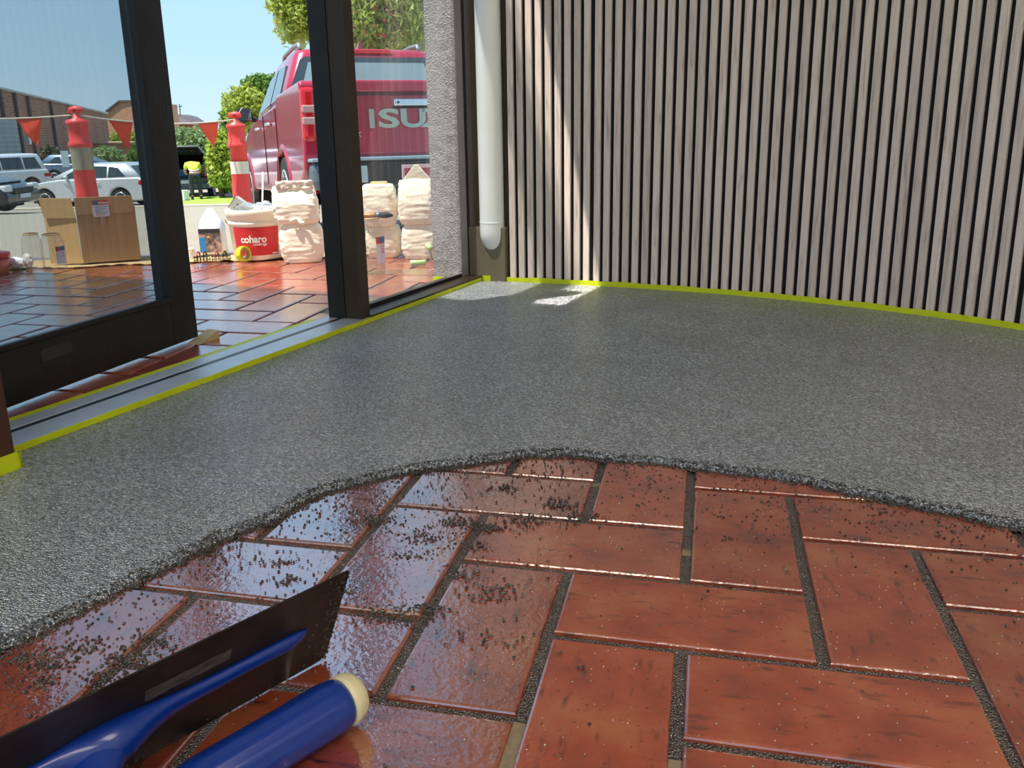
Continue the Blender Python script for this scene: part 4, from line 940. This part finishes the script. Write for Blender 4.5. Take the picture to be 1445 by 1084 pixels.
l, z = place(cpos, 90 - 4); sc = car('hatchback', 'silver hatchback parked side-on across the street', l, z, silver, 4.56, 1.76, htop, .24, [(.98, .32), (3.62, .32)], .325, hb, hr, hw_)
stop_ = [(.1, .4), (.0, .6), (.02, .9), (.1, 1.08), (3.3, 1.08), (4.35, .98), (4.5, .8), (4.5, .42), (4.4, .32)]
sb, sr = (.08, 3.6, .86, 1.05), (.3, 2.75, .68, 1.72)
sw = [[(.35, 1.12), (1.05, 1.12), (1.05, 1.58), (.5, 1.58)], [(1.12, 1.12), (2.0, 1.12), (2.0, 1.60), (1.12, 1.60)], [(2.07, 1.12), (3.2, 1.12), (2.7, 1.56), (2.07, 1.60)]]
l, z = place(sp(58, 38), 150); car('sport_wagon', 'white four wheel drive wagon parked behind the black car', l, z, mat('white_paint', (226, 232, 236), .25, .1, var=.04, vscale=2, coat=.8), 4.5, 1.8, stop_, .38, [(.85, .37), (3.55, .37)], .37, sb, sr, sw)
l, z = place(sp(-214, 22.5), -88); car('sedan', 'black sedan with only its nose showing at the left edge', l, z, mat('black_paint', (26, 27, 32), .2, .2, var=.05, vscale=2, coat=.9), 4.56, 1.76, htop, .22, [(.98, .32), (3.62, .32)], .33, hb, hr, hw_)
l, z = place(sp(60, 48), -84); car('small_car', 'blue car showing only its roof behind the silver hatchback', l, z, mat('blue_paint', (96, 124, 150), .25, .3, var=.05, vscale=2, coat=.8), 4.56, 1.7, htop, .24, [(.98, .32), (3.62, .32)], .33, hb, hr, hw_)
l, z = place(sp(320, 36.5), -20); car('small_car', 'red car half hidden by the bright green bush', l, z, mat('signal_red_paint', (200, 34, 36), .25, .2, var=.05, vscale=2, coat=.8), 4.56, 1.7, htop, .24, [(.98, .32), (3.62, .32)], .33, hb, hr, hw_)

# dark van with its tail lift raised
l, z = place(sp(262, 32.4), 8); van = empty('van', l, z, 'dark van with its rear hatch raised, beyond the grass verge', 'van')
vtop = [(.02, .5), (.0, .8), (.06, .86), (3.5, 1.0), (4.3, .95), (4.6, .75), (4.6, .4)]
vb = mat('dark_van_paint', (44, 50, 52), .3, .2, var=.05, vscale=2, coat=.6)
MB().prism(arcs(vtop, .34, [(.95, .34), (3.7, .34)], .4), lambda a, b, t: V((t, a, b)), -.9, .9).build('body', vb, van, bevel=.05)
for s in (-1, 1):
    MB().prism([(.05, .85), (3.6, .95), (2.9, 1.66), (.25, 1.68)], lambda a, b, t: V((s * t, a, b)), .80, .87).build('side_panel', vb, van)
    for y in (.95, 3.7): wheel(van, s * .8, y, .34, .2, s)
    MB().box(min(s * .78, s * .9), max(s * .78, s * .9), -.03, .06, .85, 1.3).build('tail_lamp', redlens_m, van, bevel=.02)
MB().box(-.86, .86, .2, 2.95, 1.66, 1.72).build('roof', vb, van, bevel=.03)
MB().box(-.82, .82, 2.0, 2.06, .85, 1.66).build('bulkhead', under_m, van)
ht = MB().prism([(.2, 1.70), (-.95, 1.98), (-.97, 1.92), (.18, 1.64)], lambda a, b, t: V((t, a, b)), -.82, .82).build('hatch', vb, van, bevel=.02)
MB().prism([(-.0, 1.655), (-.75, 1.835), (-.755, 1.825), (-.005, 1.645)], lambda a, b, t: V((t, a, b)), -.66, .66).build('hatch_glass', glassdark_m, ht)
MB().box(-.9, .9, -.12, .08, .42, .62).build('rear_bumper', mat('grey_bumper', (92, 104, 114)), van, bevel=.03)
MB().box(-.25, .25, -.13, -.115, .62, .74).build('number_plate', paper_m, van)
for x_, y_, h_, cc in ((-.5, .3, .3, (210, 214, 216)), (-.1, .5, .25, (60, 110, 160)), (.35, .35, .34, (190, 120, 60)), (.6, .8, .4, (200, 200, 190))):
    tag(MB().box(x_ - .17, x_ + .17, y_, y_ + .35, .862, .862 + h_, van.matrix_world if 0 else None).build('tool_crate', mat('crate_%d' % cc[0] + str(cc[1]), cc, .6, var=.2, vscale=6), van, bevel=.015), None, None)
tb = MB().box(-.2, .2, -.16, .16, 0, .34); o = tb.build('white_tub', mat('tub_white', (226, 228, 226), .5, var=.1, vscale=8), bevel=.02); o.location = V((*sp(258, 30.0).xy, streetz(28) + .062)); tag(o, 'white plastic tub standing on the grass behind the van', 'tub')

# worker bending into the van
def skin(name, verts, edges, m, parent=None, sub=2, root=0):
    me = bpy.data.meshes.new(name); me.from_pydata([v[:3] for v in verts], edges, []); me.update(); o = bpy.data.objects.new(name, me); COL.objects.link(o); me.materials.append(m)
    o.modifiers.new('k', 'SKIN')
    if not me.skin_vertices: me.skin_vertices.new()
    for i, v in enumerate(verts):
        q = me.skin_vertices[0].data[i]; q.radius = (v[3], v[3] if len(v) < 5 else v[4]); q.use_root = (i == root)
    s_ = o.modifiers.new('u', 'SUBSURF'); s_.levels = sub; s_.render_levels = sub
    if parent: o.parent = parent
    return o
skin_m = mat('skin', (196, 146, 116), .5, var=.1, vscale=10)
bv = [(0, 0, .88, .13, .10), (0, .16, 1.02, .13, .10), (0, .36, 1.14, .15, .11), (0, .48, 1.18, .07), (0, .55, 1.16, .055), (0, .62, 1.14, .08), (0, .72, 1.08, .085),
      (.19, .40, 1.14, .065), (.25, .50, .92, .045), (.2, .66, .80, .035), (.18, .76, .79, .03),
      (-.19, .40, 1.14, .065), (-.26, .52, .92, .045), (-.2, .68, .82, .035), (-.18, .78, .81, .03),
      (.10, .0, .82, .09), (.13, .02, .47, .065), (.14, -.05, .09, .045), (.15, .10, .04, .04),
      (-.10, .0, .82, .09), (-.13, .06, .47, .065), (-.14, -.01, .09, .045), (-.15, .14, .04, .04)]
be = [(0, 1), (1, 2), (2, 3), (3, 4), (4, 5), (5, 6), (2, 7), (7, 8), (8, 9), (9, 10), (2, 11), (11, 12), (12, 13), (13, 14), (0, 15), (15, 16), (16, 17), (17, 18), (0, 19), (19, 20), (20, 21), (21, 22)]
person = skin('person', bv, be, skin_m)
l, z = place(sp(279, 30.4), 24); person.location = V((l.x, l.y, streetz(28) + .062)); person.rotation_euler = (0, 0, z); person.scale = (1.02,) * 3
tag(person, 'person in a yellow high-visibility shirt and dark trousers bending into the van', 'person')
sv = [(0, .02, .92, .15, .12), (0, .16, 1.03, .155, .125), (0, .36, 1.15, .175, .135), (.19, .40, 1.15, .085), (.235, .47, .99, .07), (-.19, .40, 1.15, .085), (-.24, .48, .99, .07), (0, .45, 1.18, .09)]
skin('shirt', sv, [(0, 1), (1, 2), (2, 3), (3, 4), (2, 5), (5, 6), (2, 7)], mat('hi_vis_yellow', (226, 240, 70), .8, var=.15, vscale=8), person)
MB().path([(.16 * math.cos(a), .09 + .15 * math.sin(a) * .8, .99 + .05 * math.sin(a)) for a in [2 * math.pi * i / 16 for i in range(17)]], .02, 6).build('reflective_band', mat('reflective_tape', (215, 218, 220), .3, .4, var=.05, vscale=9), person, smooth=True)
tv = [(0, 0, .90, .155, .125), (.10, .0, .80, .105), (.13, .02, .47, .082), (.14, -.05, .12, .07), (-.10, .0, .80, .105), (-.13, .06, .47, .082), (-.14, -.01, .12, .07)]
skin('trousers', tv, [(0, 1), (1, 2), (2, 3), (0, 4), (4, 5), (5, 6)], mat('dark_work_trousers', (48, 52, 58), .9, var=.2, vscale=8), person)
for s, y in ((1, -.05), (-1, -.01)): MB().loft([[V((s * .145 + .05 * c_, y + .04 + .13 * d_, z_)) for c_, d_ in [(math.cos(2 * math.pi * k / 12), math.sin(2 * math.pi * k / 12)) for k in range(12)]] for z_ in (0, .05, .09)]).build('boot', blackp_m, person)
MB().ball((0, .70, 1.12), .1, 12, (.95, 1.1, .85)).build('cap', mat('dark_cap', (44, 44, 50), .8, var=.2, vscale=10), person, smooth=True)

# ------------------------------------------------------------------ barrier posts, rope and pennants
orange_m = mat('orange_pink_plastic', (240, 74, 70), .45, var=.1, vscale=6)
refl_m = mat('white_reflective', (232, 222, 200), .4, var=.15, vscale=20)
silv_m = mat('silver_reflective', (176, 166, 140), .35, .35, var=.3, vscale=14, stretch=(3, 3, 1))
def bollard(px, py, D, bands, m2, label, tilt=0.0):
    b = sp(px[1], D); H = rp(px[0], py, D).z - b.z
    e = empty('bollard', b, math.atan2(RH.y, RH.x), label, 'bollard', 'temporary T-top bollards')
    r = .05
    MB().lathe([(.001, 0), (.2, 0), (.2, .03), (.15, .05), (.075, .07), (.001, .07)], 16, cap=False).build('rubber_base', tyre_m, e, bevel=0)
    MB().lathe([(.066, .06), (.058, H * .5), (r, H - .22), (r + .012, H - .215), (r + .012, H - .195), (r + .002, H - .18), (r + .003, H - .10), (r + .01, H - .095), (r + .008, H - .075), (.02, H - .062), (.016, H - .04)], 24, cap=True).build('post', orange_m, e, smooth=True)
    t = MB().path([(-.038, 0, H - .03), (-.03, 0, H - .02), (0, 0, H - .016), (.03, 0, H - .02), (.038, 0, H - .03)], [.006, .016, .019, .016, .006], 12).build('t_top', orange_m, e, smooth=True)
    MB().tube((0, -.02, H - .022), (0, .02, H - .022), .006, n=8).build('rope_hole', under_m, t)
    for z0, z1, mm in bands: MB().lathe([(.0605 - .011 * (H - z0 < .5) + .0, H - z0), (.0585 - .0 * z1 - .006 * (H - z1 < .5), H - z1)][::-1], 24, cap=False).build('band', mm, e, smooth=True)
    return b, H
b1, H1 = bollard((108, 139), 150, 4.9, [(.46, .21, silv_m)], silv_m, 'orange bollard with a dull silver band behind the cardboard box')
b2, H2 = bollard((331, 351), 158, 5.6, [(.50, .30, refl_m)], refl_m, 'orange bollard with a white band beside the red truck')
p1 = V((b1.x, b1.y, b1.z + H1 - .045)); p2 = V((b2.x, b2.y, b2.z + H2 - .045))
pm1 = rp(-160, 163, 4.8)
def rope(u, a, b, sag): return a.lerp(b, u) - V((0, 0, sag * 4 * u * (1 - u)))
pts = [rope(i / 16, pm1, p1, .02) for i in range(17)] + [rope(i / 20, p1, p2, .035) for i in range(1, 21)]
tag(MB().path(pts, .0045, 6).build('rope', mat('pale_rope', (206, 198, 180), .8, var=.2, vscale=60), smooth=True), 'pale rope strung between the orange bollards', 'rope')
tag(MB().path([p2, p2 + V((0, 0, .03)) + RH * .02, p2 + V((0, 0, .07)) + RH * .05], [.004, .003, .002], 6).build('rope_end', mat('pale_rope'), smooth=True), 'loose frayed rope end on top of the bollard by the truck', 'rope')
flag_m = mat('orange_pennant', (250, 84, 52), .6, var=.12, vscale=10)
def pennant(u, seg, label, seed):
    a, b, sg = (pm1, p1, .02) if seg == 0 else (p1, p2, .035)
    c = rope(u, a, b, sg); t = (rope(u + .01, a, b, sg) - c).normalized(); n = V((-t.y, t.x, 0))
    f = MB().grid(lambda s, v: c + t * ((s - .5) * .135 * (1 - v) + (.02) * v) + V((0, 0, -.004 - v * .155)) + n * (.012 * math.sin(v * 7 + s * 3 + seed) * v), 6, 8)
    tag(f.build('pennant', flag_m, smooth=True, solid=.0015), label, 'flag', 'orange pennants on the rope')
pennant(.745, 0, 'orange pennant on the rope left of the bollard behind the box', 1)
pennant(.25, 1, 'orange pennant on the rope just right of the bollard behind the box', 3)
pennant(.81, 1, 'orange pennant on the rope in front of the green bush', 5)

# ------------------------------------------------------------------ brick buildings
brick1 = brickmat('red_brown_brick', (172, 112, 88), (146, 92, 74), (178, 156, 136), 1.6, 0)
brick2 = brickmat('orange_brick', (196, 134, 92), (172, 112, 76), (190, 168, 140), 1.6, 0)
flash_m = mat('pale_flashing', (196, 200, 200), .5, .2, var=.1, vscale=2)
ZG = streetz(40)
def facade(pxs, D0_, D1_, m, e, name, depth=10.0, away_=None):
    """upright wall: list of (px, py top) with distance running from D0_ to D1_"""
    x0, x1 = pxs[0][0], pxs[-1][0]
    tp_ = [rp(x, y, D0_ + (D1_ - D0_) * (x - x0) / (x1 - x0)) for x, y in pxs]
    back = (away_ or FH) * depth
    poly = [V((tp_[0].x, tp_[0].y, ZG - .3))] + tp_ + [V((tp_[-1].x, tp_[-1].y, ZG - .3))]
    n = len(poly); mb = MB().add(poly + [p + back for p in poly], [tuple(range(n)), tuple(range(2 * n - 1, n - 1, -1))] + [(i, (i + 1) % n, n + (i + 1) % n, n + i) for i in range(n)])
    return mb.build(name, m, e), tp_
wh = empty('warehouse', V((rp(60, 200, 60).x, rp(60, 200, 60).y, ZG)), 0, 'long red brick warehouse with a grey roller shutter at far left', 'building')
def rel(o, e): o.parent = e; o.matrix_parent_inverse = Matrix.Translation(-e.location); return o
wl, tp_ = facade([(-70, 108), (150, 160)], 47, 80, brick1, None, 'wall', 14, -RH); rel(wl, wh)
WA, WB = tp_
def onwall(px, d=-.15):
    # point of the warehouse wall plane in picture column px, brought |d| metres towards the street
    r_ = ray(px, 200); n_ = V((WB.y - WA.y, WA.x - WB.x, 0)).normalized(); t = (WA - CAM).dot(n_) / r_.dot(n_); p = CAM + r_ * t
    return p + n_ * (abs(d) if n_.dot(CAM - WA) > 0 else -abs(d))
def wtop(px):
    q = onwall(px, 0); u = (V((q.x, q.y, 0)) - V((WA.x, WA.y, 0))).length / (V((WB.x, WB.y, 0)) - V((WA.x, WA.y, 0))).length; return WA.z + (WB.z - WA.z) * u
rel(MB().path([WA + RH * .1, WB + RH * .1], .11, 6).build('flashing', flash_m), wh)
for px in (9, 28, 46, 77, 102): 
    q = onwall(px, -.12); rel(MB().tube(V((q.x, q.y, ZG)), V((q.x, q.y, wtop(px) - .1)), .10 if px != 102 else .06, n=6).build('downpipe', mat('grey_downpipe', (84, 78, 78), .6, var=.1, vscale=3)), wh)
a, b = onwall(-40, -.25), onwall(22, -.25); sh2 = MB().grid(lambda u, v: a.lerp(b, u) - FH * (.05 * math.sin(v * 60)) + V((0, 0, -a.lerp(b, u).z + ZG + .95 + v * 2.55)), 2, 120)
rel(sh2.build('roller_shutter', mat('grey_shutter', (150, 160, 164), .5, .3, var=.1, vscale=2)), wh)
rel(MB().add([V((a.x, a.y, ZG)), V((b.x, b.y, ZG)), V((b.x, b.y, ZG + .95)), V((a.x, a.y, ZG + .95))], [(0, 1, 2, 3)]).build('shutter_base', mat('white_base', (214, 216, 212), .7, var=.1, vscale=2), solid=.1), wh)
q = onwall(31, -.3); rel(MB().box(q.x - .25, q.x + .25, q.y - .1, q.y + .1, ZG + 2.0, ZG + 2.5).build('wall_light', whitep_m), wh)
b2_ = empty('brick_building', V((rp(180, 200, 97).x, rp(180, 200, 97).y, ZG)), 0, 'orange brick building with a peaked parapet beside the warehouse', 'building')
o, _ = facade([(147, 160), (168, 143.5), (193, 143.5)], 98, 96, brick2, None, 'wall', 12); rel(o, b2_)
o, _ = facade([(193, 143.5), (230, 153)], 96, 106, brick1, None, 'side_wall', 2); rel(o, b2_)
rel(MB().path([rp(147, 159.5, 97.8), rp(168, 143, 96.9), rp(193, 143, 95.9), rp(230, 152.5, 105.8)], .13, 6).build('capping', mat('dark_capping', (96, 84, 80), .6, var=.1, vscale=2)), b2_)
rel(MB().tube(rp(206, 200, 98.5), rp(206, 160, 98.5), .16, n=6).build('downpipe', flash_m), b2_)
lwl, _ = facade([(122, 202), (245, 201)], 74, 74, brick2, None, 'brick_fence', .4); tag(lwl, 'low orange brick garden wall behind the silver hatchback', 'wall')
cp_ = MB().path([rp(122, 201.5, 73.9), rp(245, 200.5, 73.9)], .09, 6).build('coping', mat('pale_coping', (196, 176, 150), .8, var=.1, vscale=2), lwl)
hs = empty('house', V((rp(254, 200, 112).x, rp(254, 200, 112).y, ZG)), 0, 'distant house with a dark roof between the door stile and the bush', 'house')
o, _ = facade([(236, 173), (272, 175)], 112, 112, brick2, None, 'wall', 6); rel(o, hs)
a, b, c = rp(232, 174, 111), rp(274, 176, 111), rp(244, 161, 113)
rel(MB().loft([[a, b, rp(256, 164, 113), c], [p + FH * 6 for p in (a, b, rp(256, 164, 113), c)]]).build('roof', mat('dark_roof', (88, 80, 84), .8, var=.2, vscale=1)), hs)
ae = MB().tube(rp(254.5, 164, 113), rp(253.5, 147, 113), .07, n=6); ae.tube(rp(251, 151, 113), rp(257, 150, 113), .05, n=6); rel(ae.build('aerial', mat('grey_downpipe')), hs)
sgn = empty('street_sign', sp(99, 45), 0, 'small grey street sign on a post in front of the warehouse', 'sign')
MB().tube((0, 0, 0), (0, 0, 1.7), .06, n=8).build('post', mat('galvanised', (150, 160, 160), .5, .4, var=.1, vscale=3), sgn)
MB().box(-.22, .22, -.1, -.07, .9, 1.7).build('plate', mat('sign_plate', (168, 186, 190), .5, .2, var=.15, vscale=4), sgn, bevel=.01)

# ------------------------------------------------------------------ trees and shrubs: every leaf a small folded blade
def leafmat(name, c, c2): 
    M = mat(name, c, .55, var=.7, vscale=2.2, c2=c2)
    b = M.node_tree.nodes['Principled BSDF']; b.inputs['Subsurface Weight'].default_value = 0
    N, L = M.node_tree.nodes, M.node_tree.links; tl = N.new('ShaderNodeBsdfTranslucent'); mx = N.new('ShaderNodeMixShader'); mx.inputs[0].default_value = .35
    tl.inputs[0].default_value = lin(c); L.new(b.outputs[0], mx.inputs[1]); L.new(tl.outputs[0], mx.inputs[2]); L.new(mx.outputs[0], N['Material Output'].inputs[0]); return M
def foliage(blobs, n, size, droop=0.0, long=1.8):
    mb = MB(); vol = [r[0] * r[1] * r[2] for _, r in blobs]; tot = sum(vol)
    for (c, r), v_ in zip(blobs, vol):
        for _ in range(int(n * v_ / tot)):
            d = V((random.gauss(0, 1), random.gauss(0, 1), random.gauss(0, 1))).normalized(); k = random.random() ** .45
            k *= 1 + .28 * noise.noise(d * 3 + c)
            p = c + RH * d.x * r[0] * k + FH * d.y * r[1] * k + V((0, 0, d.z * r[2] * k))
            a = (V((random.gauss(0, 1), random.gauss(0, 1), random.gauss(0, 1))) + V((0, 0, -droop * 2))).normalized(); b = a.orthogonal().normalized(); b = (b * math.cos(7 * k * 9) + a.cross(b) * math.sin(7 * k * 9))
            s = size * random.uniform(.6, 1.3); nn = a.cross(b)
            mb.add([p - a * s * long / 2, p + b * s * .5 + nn * s * .12, p + a * s * long / 2, p - b * s * .5 + nn * s * .12], [(0, 1, 2), (0, 2, 3)])
    return mb
bark_m = mat('grey_brown_bark', (112, 92, 80), .9, var=.5, vscale=8, bump=.8, bscale=20, stretch=(1, 1, .3))
def tree(name, label, base, trunks, groups, cat='tree'):
    e = empty(name, base, 0, label, cat)
    for pts, r0 in trunks:
        MB().path([V(p) - base for p in pts], [r0 * (1 - .6 * i / (len(pts) - 1)) for i in range(len(pts))], 8).build('trunk', bark_m, e, smooth=True)
    for blobs, n, size, m, droop, lg in groups:
        mb = foliage(blobs, n, size, droop, lg); mb.v = [tuple(V(q) - base) for q in mb.v]
        o = mb.build('foliage', m, e, fix=False); o['kind'] = 'stuff'
    return e
def blob(px, py, D, rx, ry, rz): return (rp(px, py, D), (rx * D / F, ry * D / F, rz * D / F))
lg1 = leafmat('bright_yellow_green_leaf', (178, 190, 82), (128, 148, 54)); lg2 = leafmat('mid_green_leaf', (112, 146, 62), (70, 100, 46)); lg3 = leafmat('grey_green_leaf', (150, 170, 110), (104, 128, 84)); lg4 = leafmat('dark_ivy_leaf', (86, 90, 52), (56, 62, 38))
lg5 = leafmat('pale_bottlebrush_leaf', (206, 214, 130), (140, 156, 84)); lg6 = leafmat('dry_grey_leaf', (184, 176, 154), (92, 84, 68)); lg7 = leafmat('red_flower', (206, 80, 80), (150, 60, 50))
b = sp(316, 31.2)
tree('bush', 'bright yellow green bush behind the rope and bollard', b, [([b, rp(305, 240, 31.2), rp(318, 205, 31.2)], .1), ([b, rp(304, 250, 31.2)], .07)],
     [([blob(316, 232, 31.2, 24, 24, 22), blob(312, 250, 31.0, 18, 20, 14), blob(318, 210, 31.2, 24, 24, 26), blob(330, 245, 31, 14, 18, 26), blob(330, 185, 31.4, 16, 18, 20)], 9000, .12, lg1, .0, 1.5), ([blob(318, 225, 31.8, 28, 20, 42)], 4000, .12, lg2, 0, 1.5)], 'bush')
b = sp(262, 40)
tree('bush', 'grey green rounded bush behind the van', b, [([b, rp(262, 215, 40)], .12)], [([blob(262, 212, 40, 24, 26, 30), blob(240, 225, 40, 18, 20, 26), blob(282, 205, 40.4, 24, 26, 24)], 9000, .13, lg3, 0, 1.5)], 'bush')
b = sp(352, 24)
tree('tree', 'light airy green tree rising behind the truck mirror', b, [([b, rp(356, 200, 24), rp(350, 150, 24), rp(346, 120, 24)], .12)],
     [([blob(350, 150, 24, 26, 24, 20), blob(368, 128, 24, 26, 24, 22), blob(326, 168, 24, 14, 18, 16), blob(390, 150, 24, 20, 20, 40)], 7000, .09, lg2, 0, 1.6), ([blob(348, 150, 23.6, 34, 24, 28)], 2600, .08, lg1, 0, 1.6)])
b = sp(560, 15)
tree('tree', 'tall pale bottlebrush tree with drooping leaves over the red truck', b, [([b, rp(545, 120, 15), rp(540, 60, 15), rp(520, -40, 15)], .28), ([b, rp(575, 100, 15), rp(580, 40, 14.8), rp(600, -40, 15)], .2), ([rp(545, 110, 15), rp(530, 60, 14.6), rp(500, 10, 14.6)], .12)],
     [([blob(425, -20, 14.6, 46, 50, 70), blob(412, 40, 14.4, 24, 30, 26), blob(505, 10, 14.4, 46, 40, 60), blob(560, -40, 14.6, 80, 60, 80), blob(575, 30, 14.4, 50, 40, 50)], 16000, .045, lg5, .5, 2.8), ([blob(550, 30, 15.4, 70, 40, 60), blob(500, -10, 15.4, 80, 60, 80)], 12000, .04, lg6, .9, 4.5), ([blob(520, 20, 14.2, 60, 40, 50)], 120, .05, lg7, .3, 1.6), ([blob(425, -10, 14.3, 46, 40, 62), blob(505, 40, 14.3, 40, 40, 40)], 6500, .045, lg1, .4, 2.4)])
for px, py, D, rx, rz_, m_, n_, lab in [(75, 232, 50, 19, 24, lg4, 2400, 'dark ivy shrub against the warehouse wall'), (150, 222, 66, 26, 15, lg3, 2000, 'olive shrub in front of the low garden wall'), (198, 226, 64, 18, 22, lg2, 1800, 'taller green shrub at the right end of the low garden wall'), (178, 196, 82, 24, 10, lg1, 1600, 'sunlit leafy shrub above the low garden wall')]:
    b = sp(px, D); tree('shrub', lab, b, [([b, rp(px, py, D)], .1)], [([blob(px, py, D, rx, rx, rz_), blob(px - rx * .5, py + rz_ * .4, D, rx * .7, rx, rz_ * .7)], n_, .0034 * D, m_, 0, 1.4)], 'shrub')
